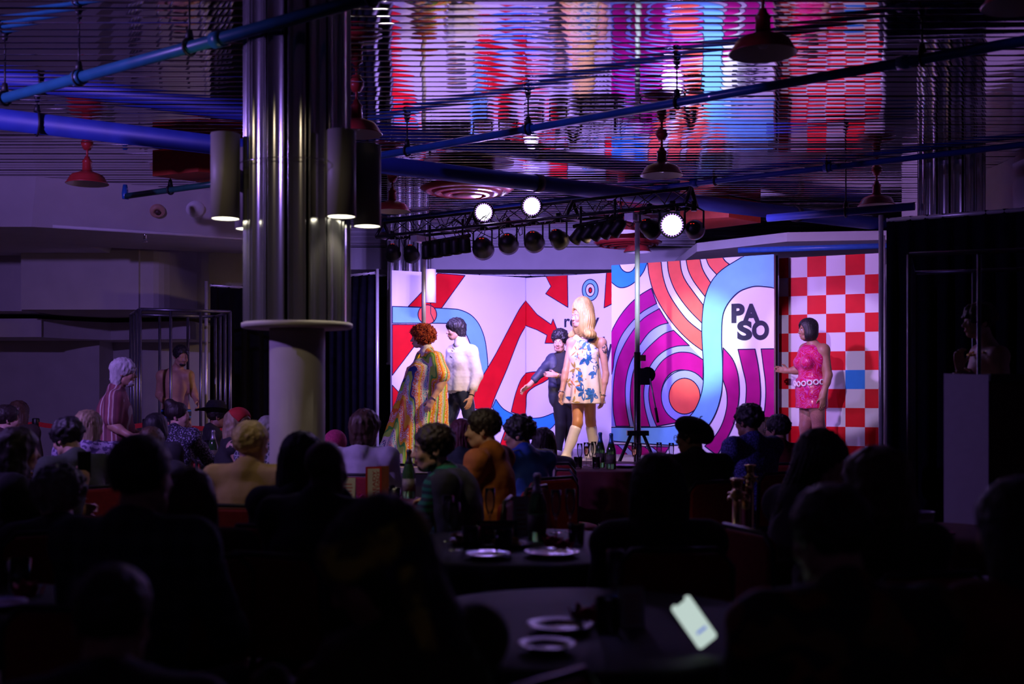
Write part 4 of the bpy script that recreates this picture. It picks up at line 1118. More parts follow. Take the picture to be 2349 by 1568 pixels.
def hand_prims(wr, f, n, curl=0.5, side=1, s=1.0, spread=0.0):
    f = nrm(f); n = nrm(n - f * (n @ f)); lat = np.cross(f, n)
    R = np.stack([lat, f, n], 1)
    L = [Ell(wr + f * .050 * s, A(.041, .054, .017) * s, R, .02), Cap(wr - f * .02, wr + f * .02, .024 * s, .024 * s, .02)]
    for i, (o_, l_) in enumerate(((-.030, .062), (-.010, .078), (.010, .082), (.030, .072))):
        p = wr + f * (.088 - .004 * abs(i - 2)) * s + lat * side * o_ * s
        a = curl * 0.55
        for k, q in enumerate((.45, .32, .25)):
            d = nrm(f * math.cos(a) + n * math.sin(a) + lat * side * spread * (i - 1.5) * .12)
            e = p + d * l_ * q * s
            L.append(Cap(p, e, (.0095 - .0008 * k) * s, (.0090 - .0009 * k) * s, .003))
            p = e; a += curl * 0.75
    p = wr + f * .028 * s + lat * side * .030 * s
    d = nrm(f * .62 + lat * side * .62 + n * .40); e = p + d * .042 * s; L.append(Cap(p, e, .0135 * s, .0115 * s, .010))
    d2 = nrm(f * .85 + lat * side * .15 + n * (.35 + .3 * curl)); L.append(Cap(e, e + d2 * .034 * s, .0110 * s, .0085 * s, .004))
    return L

class Fig:
    """joints in metres; index 0 = the figure's right side, 1 = its left"""
    pass
def torso_prims(J, w=1.0, b=1.0, fem=False):
    R = J.Rt
    m = (J.pel + J.che) / 2
    L = [Ell(J.pel, (.155 * w * (1.04 if fem else 1), .112 * b, .13), R, .05), Ell(m, (.140 * w * (.92 if fem else 1), .104 * b, .17), R, .06), Ell(J.che, (.160 * w, .112 * (b * .5 + .5), .17), R, .06),
         Cap(J.sh[0], J.sh[1], .055, None, .05), Cap(J.nek + R @ A(0, .02, 0), (J.sh[0] * .6 + J.nek * .4), .05, .045, .04), Cap(J.nek + R @ A(0, .02, 0), (J.sh[1] * .6 + J.nek * .4), .05, .045, .04)]
    if fem: L += [Ell(J.che + R @ A(q * .075, -.090, -.03), (.062, .058, .06), R, .04) for q in (-1, 1)]
    return L
def arm_prims(J, i, part='all', g=1.0):
    L = []
    if part in ('all', 'upper', 'long'): L += [Cap(J.sh[i], J.el[i], .054 * g, .042 * g, .03), Ell(J.sh[i], A(.06, .06, .062) * g, None, .03)]
    if part in ('all', 'long'): L += [Cap(J.el[i], J.wr[i], .040 * g, .027 * g, .02), Cap(J.el[i], J.el[i] * .65 + J.wr[i] * .35, .038 * g, .042 * g, .02)]
    return L
def leg_prims(J, i, g=1.0):
    d = nrm(J.ank[i] - J.kne[i])
    bk = J.Rl @ A(0, .018, 0)
    return [Cap(J.hip[i], J.kne[i], .088 * g, .056 * g, .04), Cap(J.kne[i], J.ank[i], .054 * g, .036 * g, .03), Cap(J.kne[i] * .8 + J.ank[i] * .2 + bk, J.kne[i] * .45 + J.ank[i] * .55 + bk, .050 * g, .040 * g, .03)]
def foot_prims(J, i, g=1.0):
    d = nrm(J.toe[i] - J.ank[i])
    return [Cap(J.ank[i], J.ank[i] + A(0, 0, -.035), .037 * g, .040 * g, .02), Cap(J.ank[i] + A(0, 0, -.045) - d * .03, J.toe[i] , .034 * g, .027 * g, .03)]
def build_body(t, J, tone, h, w=1.0, b=1.0, fem=False, hands=(0.5, 0.5), g=1.0, ears=True, feet=True, extra=()):
    P = torso_prims(J, w, b, fem)
    P += [Cap(J.nek + J.Rt @ A(0, .015, -.03), J.ho + J.Rh @ (A(0, .022, .055) * J.hs), .056 * (.9 if fem else 1.0), .052 * (.88 if fem else 1.0), .03)]
    for i in (0, 1):
        P += arm_prims(J, i, 'all', g)
        P += leg_prims(J, i, g)
        if feet: P += foot_prims(J, i)
    P += head_prims(J.ho, J.Rh, J.hs, fem, ears)
    for i in (0, 1):
        if hands[i] is not None: P += hand_prims(J.wr[i], J.hd[i], J.hn[i], hands[i], 1 if i == 0 else -1)
    P += list(extra)
    return vol('body', P, h, skin(tone), t)
def grow(L, t): return [p.grow(t) for p in L]
def wrinkle(a, s=26.0):
    return lambda x, y, z: a * noise3(x, y, z, s) + a * .5 * noise3(y, z, x, s * 2.1)

# ------------------------------------------------------------------ cloth materials
def stripes(name, cols, scale, axis=0, wob=0.0, rough=0.75):
    def f(nt, c):
        if wob:
            n = nd(nt, 'ShaderNodeTexNoise', {'Vector': c, 'Scale': 6.0})
            c = nd(nt, 'ShaderNodeVectorMath', {0: c, 1: nd(nt, 'ShaderNodeVectorMath', {0: n.outputs['Color'], 'Scale': wob}, operation='SCALE').outputs[0]}, operation='ADD').outputs[0]
        sx = nd(nt, 'ShaderNodeSeparateXYZ', {0: c})
        v = nd(nt, 'ShaderNodeMath', {0: sx.outputs[axis], 1: scale}, operation='MULTIPLY')
        fr = nd(nt, 'ShaderNodeMath', {0: v.outputs[0]}, operation='FRACT')
        k = len(cols)
        return ramp(nt, fr.outputs[0], [(sum(q for _, q in cols[:i]), cc) for i, (cc, _) in enumerate(cols)], 'CONSTANT')
    return node_mat(name, f, rough)
def plaid(name, a, b, scale=14.0):
    def f(nt, c):
        sx = nd(nt, 'ShaderNodeSeparateXYZ', {0: c})
        outs = []
        for ax in (0, 2):
            v = nd(nt, 'ShaderNodeMath', {0: sx.outputs[ax], 1: scale}, operation='MULTIPLY')
            fr = nd(nt, 'ShaderNodeMath', {0: v.outputs[0]}, operation='FRACT')
            outs.append(nd(nt, 'ShaderNodeMath', {0: fr.outputs[0], 1: 0.5}, operation='GREATER_THAN').outputs[0])
        s = nd(nt, 'ShaderNodeMath', {0: outs[0], 1: outs[1]}, operation='ADD')
        h = nd(nt, 'ShaderNodeMath', {0: s.outputs[0], 1: 0.5}, operation='MULTIPLY')
        return ramp(nt, h.outputs[0], [(0.0, a), (1.0, b)])
    return node_mat(name, f, 0.85)
def blotch(name, base, spots, scale=14.0, thr=0.55):
    def f(nt, c):
        col = None
        for i, sc in enumerate(spots):
            n = nd(nt, 'ShaderNodeTexNoise', {'Vector': nd(nt, 'ShaderNodeVectorMath', {0: c, 1: (3.1 * i, 1.7 * i, 0.9 * i)}, operation='ADD').outputs[0], 'Scale': scale, 'Detail': 1.0})
            m = nd(nt, 'ShaderNodeMath', {0: n.outputs['Fac'], 1: thr}, operation='GREATER_THAN')
            mx = nd(nt, 'ShaderNodeMix', {'Factor': m.outputs[0]}, data_type='RGBA')
            if col is None: mx.inputs[6].default_value = (*base, 1)
            else: nt.links.new(col, mx.inputs[6])
            mx.inputs[7].default_value = (*sc, 1)
            col = mx.outputs[2]
        return col
    return node_mat(name, f, 0.75)
def net(name, base, line, scale, width=0.06, rough=0.7):
    def f(nt, c):
        v = nd(nt, 'ShaderNodeTexVoronoi', {'Vector': c, 'Scale': scale}, feature='DISTANCE_TO_EDGE')
        return ramp(nt, v.outputs['Distance'], [(0.0, line), (width, line), (width + 0.02, base)])
    return node_mat(name, f, rough)
def kaftan(nt, c):
    """hand-dyed long bands with netting, running down the garment"""
    n = nd(nt, 'ShaderNodeTexNoise', {'Vector': nd(nt, 'ShaderNodeMapping', {0: c, 'Scale': (1, 1, 0.40)}).outputs[0], 'Scale': 6.0, 'Detail': 2.0})
    w = nd(nt, 'ShaderNodeVectorMath', {0: n.outputs['Color'], 'Scale': 0.06}, operation='SCALE')
    p = nd(nt, 'ShaderNodeVectorMath', {0: c, 1: w.outputs[0]}, operation='ADD')
    sx = nd(nt, 'ShaderNodeSeparateXYZ', {0: p.outputs[0]})
    xz = nd(nt, 'ShaderNodeMath', {0: sx.outputs[2], 1: -0.10}, operation='MULTIPLY')
    x0 = nd(nt, 'ShaderNodeMath', {0: sx.outputs[0], 1: xz.outputs[0]}, operation='ADD')
    x1 = nd(nt, 'ShaderNodeMath', {0: x0.outputs[0], 1: sx.outputs[1]}, operation='ADD')
    fr = nd(nt, 'ShaderNodeMath', {0: nd(nt, 'ShaderNodeMath', {0: x1.outputs[0], 1: 3.3}, operation='MULTIPLY').outputs[0]}, operation='FRACT')
    OR, YE, GR, LI, TE, NV, PK, WH = (0.85, 0.16, 0.02), (0.85, 0.50, 0.02), (0.06, 0.42, 0.05), (0.40, 0.75, 0.08), (0.18, 0.62, 0.62), (0.02, 0.05, 0.20), (0.75, 0.18, 0.14), (0.75, 0.72, 0.62)
    col = ramp(nt, fr.outputs[0], [(0, OR), (.12, YE), (.18, PK), (.26, WH), (.30, TE), (.38, NV), (.41, WH), (.45, LI), (.53, GR), (.57, YE), (.62, OR), (.74, YE), (.80, PK), (.86, TE), (.91, LI), (.96, NV)], 'CONSTANT')
    v = nd(nt, 'ShaderNodeTexVoronoi', {'Vector': p.outputs[0], 'Scale': 46.0}, feature='DISTANCE_TO_EDGE')
    ln = nd(nt, 'ShaderNodeMath', {0: v.outputs['Distance'], 1: 0.10}, operation='LESS_THAN')
    sel = ramp(nt, fr.outputs[0], [(0, (1, 1, 1)), (.12, (0, 0, 0)), (.18, (1, 1, 1)), (.45, (0, 0, 0)), (.62, (1, 1, 1)), (.70, (0, 0, 0)), (.80, (1, 1, 1)), (.91, (0, 0, 0))], 'CONSTANT')
    f2 = nd(nt, 'ShaderNodeMath', {0: ln.outputs[0], 1: sel}, operation='MULTIPLY')
    mx = nd(nt, 'ShaderNodeMix', {'Factor': f2.outputs[0]}, data_type='RGBA')
    nt.links.new(col, mx.inputs[6]); mx.inputs[7].default_value = (0.80, 0.74, 0.62, 1)
    return mx.outputs[2]
def swirl(nt, c):
    n = nd(nt, 'ShaderNodeTexNoise', {'Vector': c, 'Scale': 7.0, 'Detail': 1.0, 'Distortion': 1.5})
    fr = nd(nt, 'ShaderNodeMath', {0: nd(nt, 'ShaderNodeMath', {0: n.outputs['Fac'], 1: 9.0}, operation='MULTIPLY').outputs[0]}, operation='FRACT')
    return ramp(nt, fr.outputs[0], [(0, (0.55, 0.008, 0.06)), (.40, (0.62, 0.010, 0.10)), (.60, (0.50, 0.012, 0.24)), (.80, (0.70, 0.12, 0.36)), (.88, (0.55, 0.008, 0.07))])

def joints_standing(base, pts, face, hface=None, pitch=0.0, roll=0.0, hs=1.0):
    """pts: name -> (photo x, photo y, depth offset); everything relative to base"""
    J = Fig()
    Y0 = base[1]
    g = lambda k: np.array(W(pts[k][0], pts[k][1], Y0 + pts[k][2])) - A(base)
    J.pel, J.che, J.nek, J.ho = g('pel'), g('che'), g('nek'), g('head')
    for nm in ('sh', 'el', 'wr', 'hip', 'kne', 'ank'):
        setattr(J, nm, [g(nm + '0'), g(nm + '1')])
    J.Rt = facing(face); J.Rl = J.Rt; J.hs = hs
    J.Rh = facing(face if hface is None else hface, pitch, roll)
    fw = J.Rt @ A(0, -1, 0)
    for q in (0, 1): J.ank[q][2] = max(J.ank[q][2], .075)
    J.toe = [J.ank[0] + fw * .14 + A(0, 0, -.045), J.ank[1] + fw * .14 + A(0, 0, -.045)]
    for q in (0, 1): J.toe[q][2] = max(.028, min(J.toe[q][2], J.ank[q][2] - .03))
    J.hd = [nrm(J.wr[i] - J.el[i]) for i in (0, 1)]
    inn = J.Rt @ A(1, 0, 0)
    J.hn = [inn, -inn]
    return J
def bangle(t, J, i, r, m, name='bracelet', up=0.03):
    d = Vector(J.wr[i] - J.el[i]).normalized(); c = Vector(J.wr[i]) - d * up
    R = aim(d)
    MB().tube([c + R @ Vector((r * math.cos(k * PI / 10), r * math.sin(k * PI / 10), 0)) for k in range(20)], 0.006, 6, closed=True).build(name, m, t)
def trousers(J, g=1.0): return grow([Ell(J.pel + A(0, 0, -.02), (.158, .118, .13), J.Rt, .05)] + leg_prims(J, 0, g) + leg_prims(J, 1, g), .012)
def shoes(t, J, m, h=.009, name='shoes'):
    for i in (0, 1): vol('shoe', grow(foot_prims(J, i), .008), h, m, t)
M_denim = mat('black_trouser_cloth', (0.006, 0.006, 0.008), 0.8, noise=0.2, bump=0.2)
M_leather = mat('blue_black_leather', (0.03, 0.04, 0.075), 0.28, noise=0.3, nscale=9, bump=0.3, bscale=14, coat=0.2)
M_silver = mat('silver', (0.8, 0.8, 0.8), 0.2, 1.0, noise=0.05)
M_gold = mat('gold', (0.9, 0.6, 0.15), 0.25, 1.0, noise=0.05)

# --- performer in the kaftan with the curly red wig
bP = A(xm(965, 12.85), 12.85, SZ)
J = joints_standing(bP, dict(pel=(972, 925, 0), che=(978, 852, 0), nek=(978, 806, .0), head=(965, 797, 0), sh0=(972, 818, .17), sh1=(1000, 822, -.16), el0=(950, 880, .25), el1=(1016, 872, -.22),
    wr0=(940, 925, .15), wr1=(991, 918, -.30), hip0=(965, 935, .09), hip1=(978, 935, -.09), kne0=(950, 995, .09), kne1=(985, 995, -.08), ank0=(935, 1050, .09), ank1=(990, 1050, -.08)), -84, -92, 2)
t = thing('person', bP, 'person in a rainbow striped long kaftan and curly red wig walking on stage', 'person', 'performers on stage')
build_body(t, J, 'a', .0085, 1.25, 1.75, True, (0.7, 0.7), 1.15)
face_parts(t, J.ho, J.Rh, 1.0, 'a', (0.6, 0.08, 0.10), (0.25, 0.06, 0.02))
K = A(0, 0, 1)
dress = grow(torso_prims(J, 1.3, 1.9, True), .012) + [Cone(J.che + A(.0, 0, .04), A(-.09, 0, .03), (.200, .215), (.34, .42), J.Rt, .10, .024, 11)]
for i in (0, 1):
    e = J.sh[i] * .25 + J.el[i] * .75
    dress += [Cap(J.sh[i], e, .085, .105, .05)]
vol('kaftan', dress, .011, node_mat('rainbow_kaftan_cloth', kaftan, 0.55), t, wrinkle(.005, 22))
vol('collar', [Cap(J.nek + J.Rt @ A(0, .005, .03), J.nek + J.Rt @ A(0, .0, -.01), .070, .085, .02)], .008, mat('white_collar_cloth', (0.7, 0.68, 0.66), 0.8, noise=0.05), t)
bd = MB()
for rr in (0.15, 0.19):
    bd.tube([Vector(J.nek + J.Rt @ A(.085 * math.sin(a), -.045 - .125 * (1 - math.cos(a)) * .5 - .0, .015 - rr * (1 - math.cos(a)))) for a in [k * 2 * PI / 28 for k in range(28)]], 0.008, 6, closed=True)
bd.build('necklace', mat('yellow_beads', (0.85, 0.50, 0.01), 0.3, noise=0.1), t)
bangle(t, J, 1, .040, M_silver, 'wristwatch', .02)
# hundreds of coiled locks for the wig
cur = MB()
rr_ = random.Random(3)
Ro = Matrix(J.Rh.tolist()); oo = Vector(J.ho)
for k in range(620):
    while True:
        v = Vector((rr_.gauss(0, 1), rr_.gauss(0, 1), rr_.gauss(0, 1))).normalized()
        p = Vector((v.x * .140, v.y * .150 + .034, v.z * .125 + .148))
        if p.y < -.030 and p.z < .165 and abs(p.x) < .095: continue
        if p.z < .045 and p.y < .02: continue
        if p.z < .015: continue
        break
    p = Vector((p.x, p.y, p.z)).lerp(Vector((0, .02, .14)), rr_.uniform(0, .25))
    ax = Vector((rr_.uniform(-.4, .4), rr_.uniform(-.4, .4), -1)).normalized()
    a1 = ax.orthogonal().normalized(); a2 = ax.cross(a1)
    rad = rr_.uniform(.009, .016); L = rr_.uniform(.020, .040); tn = rr_.uniform(1.8, 3.0)
    n_ = 20
    pts = [oo + Ro @ (p + ax * (L * (i / n_ - .4)) + (a1 * math.cos(2 * PI * tn * i / n_) + a2 * math.sin(2 * PI * tn * i / n_)) * rad) for i in range(n_ + 1)]
    cur.tube(pts, 0.0036, 4, caps=False)
wig = hair(t, J.ho + J.Rh @ A(0, .012, .012), J.Rh, 1.04, 'curly', 'red', .009, 'wig')
cur.build('curls', hairmat(HC['red'], 'red'), wig)

# --- performer in the beige shirt
bP = A(xm(1052, 13.95), 13.95, SZ)
J = joints_standing(bP, dict(pel=(1058, 893, 0), che=(1058, 826, 0), nek=(1056, 787, 0), head=(1046, 779, 0), sh0=(1038, 806, .15), sh1=(1082, 806, -.12), el0=(1032, 855, .20), el1=(1094, 860, -.14),
    wr0=(1020, 905, .18), wr1=(1080, 912, -.26), hip0=(1050, 902, .08), hip1=(1066, 902, -.08), kne0=(1030, 968, .05), kne1=(1080, 968, -.06), ank0=(1000, 1040, .05), ank1=(1102, 1036, -.05)), -136, -110, 3, 0, 1.07)
t = thing('person', bP, 'person in a beige lace-front shirt and dark leather trousers on stage', 'person', 'performers on stage')
build_body(t, J, 'b', .0085, .95, 1.0, True, (0.6, 0.45))
face_parts(t, J.ho, J.Rh, 1.07, 'b')
hair(t, J.ho, J.Rh, 1.12, 'shag', 'black', .007)
sh_ = grow(torso_prims(J, .98, 1.0, True), .016) + [Cone(J.che + A(0, 0, .10), J.pel + A(0, 0, -.02), (.172, .150), (.205, .172), J.Rt, .06, .010, 7)]
for i in (0, 1): sh_ += [Cap(J.sh[i], J.el[i], .078, .076, .04), Cap(J.el[i], J.el[i] * .45 + J.wr[i] * .55, .072, .052, .03), Cap(J.el[i] * .5 + J.wr[i] * .5, J.el[i] * .42 + J.wr[i] * .58, .056, .050, .006)]
vol('shirt', sh_, .010, mat('beige_shirt_cloth', (0.82, 0.79, 0.79), 0.75, noise=0.05, nscale=9, bump=0.15, bscale=30), t, wrinkle(.0025, 60))
vol('collar', [Cap(J.nek + J.Rt @ A(0, .005, -.01), J.nek + J.Rt @ A(0, .0, .045), .082, .072, .02)], .008, mat('beige_shirt_cloth'), t)
lc = MB()
for k in range(5):
    z = -.02 - .035 * k
    lc.tube([Vector(J.nek + J.Rt @ A(-.018, -.105 - .012 * k, z)), Vector(J.nek + J.Rt @ A(.018, -.105 - .012 * k, z - .022))], .004, 5)
lc.build('lacing', M_black, t, kind='stuff')
vol('trousers', trousers(J, 1.08), .010, M_leather, t, wrinkle(.004, 40))
shoes(t, J, M_black)
bangle(t, J, 1, .034, M_black, 'bracelet')

# --- performer in the dark jacket
bP = A(xm(1292, 14.3), 14.3, SZ)
J = joints_standing(bP, dict(pel=(1294, 902, 0), che=(1292, 848, 0), nek=(1288, 814, 0), head=(1283, 806, 0), sh0=(1265, 824, .03), sh1=(1314, 824, .02), el0=(1242, 853, -.12), el1=(1312, 868, -.10),
    wr0=(1213, 884, -.20), wr1=(1276, 860, -.28), hip0=(1283, 912, 0), hip1=(1306, 912, 0), kne0=(1286, 975, -.04), kne1=(1306, 972, .06), ank0=(1281, 1040, -.02), ank1=(1305, 1040, .08)), 198, 196, 4, 3, 1.06)
t = thing('person', bP, 'person in a dark navy jacket with one arm held out on stage', 'person', 'performers on stage')
J.hd = [nrm(A(-.8, -.2, -.55)), nrm(A(-.9, -.1, .1))]
build_body(t, J, 'b', .0085, .95, 1.0, True, (0.55, 0.5))
face_parts(t, J.ho, J.Rh, 1.06, 'b', (0.42, 0.10, 0.09))
hair(t, J.ho + J.Rh @ A(0, .006, .018), J.Rh, 1.12, 'mop', 'black', .007, seed=1.3)
vol('vest', grow(torso_prims(J, .93, .98, True), .010), .010, M_denim, t)
jk = []
for i in (0, 1):
    jk += [Cap(J.sh[i], J.el[i], .066, .056, .03), Cap(J.el[i], J.el[i] * .45 + J.wr[i] * .55, .055, .048, .03)]
    q = -1 if i == 0 else 1
    jk += [Ell(J.che + J.Rt @ A(q * .105, -.005, .0), (.085, .135, .20), J.Rt, .04), Ell(J.che + J.Rt @ A(q * .105, -.005, -.26), (.085, .135, .22), J.Rt, .04)]
jk += [Ell(J.che + J.Rt @ A(0, .06, -.06), (.16, .09, .28), J.Rt, .04), Cap(J.sh[0], J.sh[1], .06, None, .04)]
vol('jacket', jk, .010, mat('navy_jacket_cloth', (0.025, 0.03, 0.06), 0.6, noise=0.1, bump=0.1), t, wrinkle(.005, 26))
vol('trousers', trousers(J, .95), .010, M_denim, t)
shoes(t, J, mat('pale_shoe', (0.5, 0.48, 0.5), 0.5, noise=0.1))
bangle(t, J, 1, .036, M_gold, 'wristwatch', .0)

# --- performer with the tall blonde wig
bP = A(xm(1335, 13.6), 13.6, SZ)
J = joints_standing(bP, dict(pel=(1338, 882, 0), che=(1340, 812, 0), nek=(1341, 765, 0), head=(1331, 751, 0), sh0=(1311, 786, .06), sh1=(1380, 786, -.03), el0=(1297, 852, -.02), el1=(1390, 858, -.04),
    wr0=(1288, 900, -.08), wr1=(1383, 908, -.08), hip0=(1326, 895, .02), hip1=(1350, 895, -.02), kne0=(1325, 970, -.12), kne1=(1355, 968, .10), ank0=(1299, 1042, -.16), ank1=(1363, 1036, .20)), -140, -122, -2, 0, 1.12)
J.ho = J.ho + A(0, -.02, 0)
t = thing('person', bP, 'person in a cream floral mini dress, white boots and tall blonde wig', 'person', 'performers on stage')
build_body(t, J, 'b', .0085, .95, 1.0, True, (0.5, 0.45), .92)
face_parts(t, J.ho, J.Rh, 1.12, 'a', (0.55, 0.22, 0.20), (0.35, 0.22, 0.12), (0.45, 0.40, 0.50))
hair(t, J.ho + J.Rh @ A(0, .006, .006), J.Rh, 1.24, 'beehive', 'platinum', .007, 'wig')
DR = grow(torso_prims(J, 1.02, 1.02, True)[:3], .014) + [Ell(J.che + J.Rt @ A(q * .075, -.095, -.03), (.072, .066, .07), J.Rt, .04) for q in (-1, 1)] + \
     [Cap(J.nek * .55 + J.sh[i] * .45, J.nek * .35 + J.sh[i] * .65, .055, .05, .04) for i in (0, 1)] + \
     [Cone(J.che + A(0, 0, .02), A(J.pel[0], J.pel[1], 1.48 - (925 - HY) / F * 13.6 - SZ), (.175, .130), (.262, .215), J.Rt, .05, .016, 9)]
dr = vol('dress', DR, .009, mat('cream_dress_cloth', (0.76, 0.66, 0.52), 0.6, noise=0.03, bump=0.05), t, wrinkle(.002, 18))
bv = BVHTree.FromPolygons([v.co[:] for v in dr.data.vertices], [p.vertices[:] for p in dr.data.polygons])
def printed(name, specs, m):
    """petals printed on the dress: small patches that follow its surface"""
    for (px, py, n_, L_, w_, a0) in specs:
        mb = MB()
        for k in range(n_):
            a = a0 + k * 2 * PI / n_ + 0.3 * math.sin(3 * k + px)
            l = L_ * (0.7 + 0.45 * abs(math.sin(k * 2.3 + py)))
            loop = []
            for (u, v) in ((0, 0), (.3, .8), (.6, 1), (.85, .5), (1, 0), (.85, -.5), (.6, -1), (.3, -.8)):
                dx = math.cos(a) * u * l - math.sin(a) * v * w_; dz = math.sin(a) * u * l + math.cos(a) * v * w_
                p0 = Vector(W(px, py, 13.6)) - Vector(bP) + Vector((dx, 0, dz))
                hit = bv.ray_cast(Vector((p0.x, -1.0, p0.z)), Vector((0, 1, 0)))
                if hit[0] is None: break
                loop.append(hit[0] + hit[1] * 0.0022)
            if len(loop) == 8: mb.add(loop, [tuple(range(8))])
        if mb.v: mb.build(name, m, t)
printed('blue_flower_print', [(1322, 765, 5, .06, .014, .3), (1345, 785, 7, .14, .022, .4), (1345, 820, 7, .13, .026, 1.2), (1300, 838, 6, .11, .022, 1.8), (1366, 852, 6, .10, .024, 1.2),
        (1336, 898, 6, .11, .022, .6), (1296, 910, 6, .10, .022, 1.0), (1325, 862, 6, .08, .018, 1.5), (1358, 905, 6, .10, .02, 1.4)], mat('print_blue', (0.015, 0.13, 0.36), 0.6, noise=0.3, nscale=30))
printed('ochre_flower_print', [(1318, 845, 6, .08, .010, .3), (1302, 878, 6, .06, .010, .8), (1314, 922, 5, .07, .012, 1.2), (1330, 872, 4, .07, .012, 1.6)], mat('print_ochre', (0.40, 0.28, 0.06), 0.6, noise=0.2))
printed('orange_stem_print', [(1322, 805, 4, .09, .006, .5), (1318, 886, 5, .10, .007, .6), (1335, 803, 3, .06, .006, 0.2)], mat('print_orange', (0.70, 0.16, 0.03), 0.6, noise=0.2))
vol('tie_neck', [Cap(J.nek + J.Rt @ A(0, .0, -.005), J.nek + J.Rt @ A(0, -.01, .02), .072, .066, .01), Cap(J.nek + J.Rt @ A(.0, -.10, -.05), J.che + J.Rt @ A(.0, -.165, -.06), .006, .006, .004)], .006, mat('cream_dress_cloth'), t)
M_tights = mat('tan_tights', (0.52, 0.24, 0.08), 0.45, noise=0.04)
vol('tights', grow(leg_prims(J, 0, .98) + leg_prims(J, 1, .98), .005), .009, M_tights, t)
for i in (0, 1):
    k0 = J.kne[i] * .80 + J.ank[i] * .20
    d = nrm(J.ank[i] - J.kne[i])
    vol('boot', [Cap(k0, J.ank[i], .068, .046, .02), Cap(k0 * .6 + J.ank[i] * .4 + J.Rt @ A(0, .015, 0), k0 * .4 + J.ank[i] * .6 + J.Rt @ A(0, .012, 0), .060, .055, .02)] + grow(foot_prims(J, i), .010), .008, mat('white_boot', (0.78, 0.74, 0.70), 0.4, noise=0.03), t)
    bangle(t, J, i, .036, M_silver, 'bracelet', .01)
vol('shoulder_tattoo', [Ell(J.sh[1] * .82 + J.el[1] * .18 + A(.02, -.028, 0), (.036, .032, .075), None, .01)], .006, blotch('tattoo_ink', SKIN['b'], [(0.06, 0.05, 0.06)], 45, .5), t)

# --- performer in the pink one-shoulder dress
bP = A(xm(1862, 13.1), 13.1, SZ)
J = joints_standing(bP, dict(pel=(1862, 893, 0), che=(1864, 825, 0), nek=(1862, 788, 0), head=(1852, 779, 0), sh0=(1848, 802, .16), sh1=(1889, 803, -.12), el0=(1832, 848, .20), el1=(1899, 860, -.16),
    wr0=(1808, 850, .24), wr1=(1888, 908, -.20), hip0=(1855, 902, .09), hip1=(1870, 902, -.09), kne0=(1848, 978, .06), kne1=(1878, 978, -.08), ank0=(1846, 1040, .1), ank1=(1890, 1040, -.04)), -108, -100, 0)
J.hd = [nrm(A(-1, .1, .15)), nrm(A(-.05, -.05, -1))]
t = thing('person', bP, 'person in a shiny pink one-shoulder mini dress and black bob wig', 'person', 'performers on stage')
build_body(t, J, 'c', .0085, 1.12, 1.3, True, (0.2, 0.35), 1.2)
face_parts(t, J.ho, J.Rh, 1.0, 'c', (0.55, 0.14, 0.20), (0.02, 0.012, 0.01), (0.40, 0.25, 0.35))
hair(t, J.ho, J.Rh, 1.05, 'bob', 'black', .007, 'wig')
hemz = 1.48 - (936 - HY) / F * 13.1 - SZ
DR = grow(torso_prims(J, 1.14, 1.32, True)[:3], .013) + [Ell(J.che + J.Rt @ A(q * .08, -.12, -.03), (.085, .075, .08), J.Rt, .04) for q in (-1, 1)] + \
     [Cap(J.che + J.Rt @ A(-.05, -.06, .08), J.nek * .4 + J.sh[0] * .6, .09, .06, .04), Cone(J.pel + A(0, 0, .12), A(J.pel[0], J.pel[1], hemz), (.19, .165), (.20, .175), J.Rt, .05)]
vol('dress', DR, .009, node_mat('pink_swirl_vinyl', swirl, 0.30, 0.0, 0.25), t, wrinkle(.004, 24))
bl = MB()
for k in range(9):
    a = -.95 + k * .36
    cpos = Vector(J.pel + J.Rt @ A(.208 * math.sin(a), -.190 * math.cos(a), .075 - .012 * math.cos(a * 2)))
    R = aim(Vector(J.Rt @ A(math.sin(a), -math.cos(a), 0)))
    bl.tube([cpos + R @ Vector((.026 * math.cos(q * PI / 8), .026 * math.sin(q * PI / 8), 0)) for q in range(16)], .0095, 6, closed=True)
bl.build('ring_belt', mat('white_plastic', (0.8, 0.76, 0.76), 0.3, noise=0.02), t)
vol('sparkle_tights', grow(leg_prims(J, 0, 1.2) + leg_prims(J, 1, 1.2), .004), .009, mat('sparkle_tights', (0.36, 0.17, 0.13), 0.35, noise=0.5, nscale=300), t)
shoes(t, J, mat('pink_shoe', (0.6, 0.06, 0.15), 0.3, noise=0.05))

# --- shirtless dancer in the left cage
bP = A(xm(405, 13.2), 13.2, 0.30)
J = joints_standing(bP, dict(pel=(404, 935, 0), che=(402, 878, 0), nek=(404, 848, 0), head=(413, 838, -.03), sh0=(372, 862, 0), sh1=(432, 862, 0), el0=(366, 905, .03), el1=(442, 895, .0),
    wr0=(388, 930, -.14), wr1=(452, 920, -.10), hip0=(394, 945, 0), hip1=(416, 945, 0), kne0=(385, 1010, -.04), kne1=(430, 1005, 0), ank0=(388, 1090, 0), ank1=(438, 1090, 0)), 172, 140, 14)
t = thing('person', bP, 'shirtless person in dark blue trimmed briefs dancing inside the cage', 'person', 'caged dancers')
build_body(t, J, 'b', .010, 1.02, .95, False, (0.9, 0.9), 1.1)
hair(t, J.ho, J.Rh, 1.0, 'short', 'black', .009)
vol('briefs', grow([Ell(J.pel + A(0, 0, -.05), (.163, .118, .10), J.Rt, .03), Cap(J.hip[0], J.hip[0] * .75 + J.kne[0] * .25, .092, .086, .03), Cap(J.hip[1], J.hip[1] * .75 + J.kne[1] * .25, .092, .086, .03)], .006), .009,
    stripes('blue_trim_briefs', [((0.02, 0.02, 0.04), .75), ((0.05, 0.22, 0.8), .25)], 14.0, 2), t)
vol('beard', [Ell(J.ho + J.Rh @ A(0, -.045, .030), (.046, .046, .030), J.Rh, .01)], .007, hairmat(HC['black'], 'black'), t)
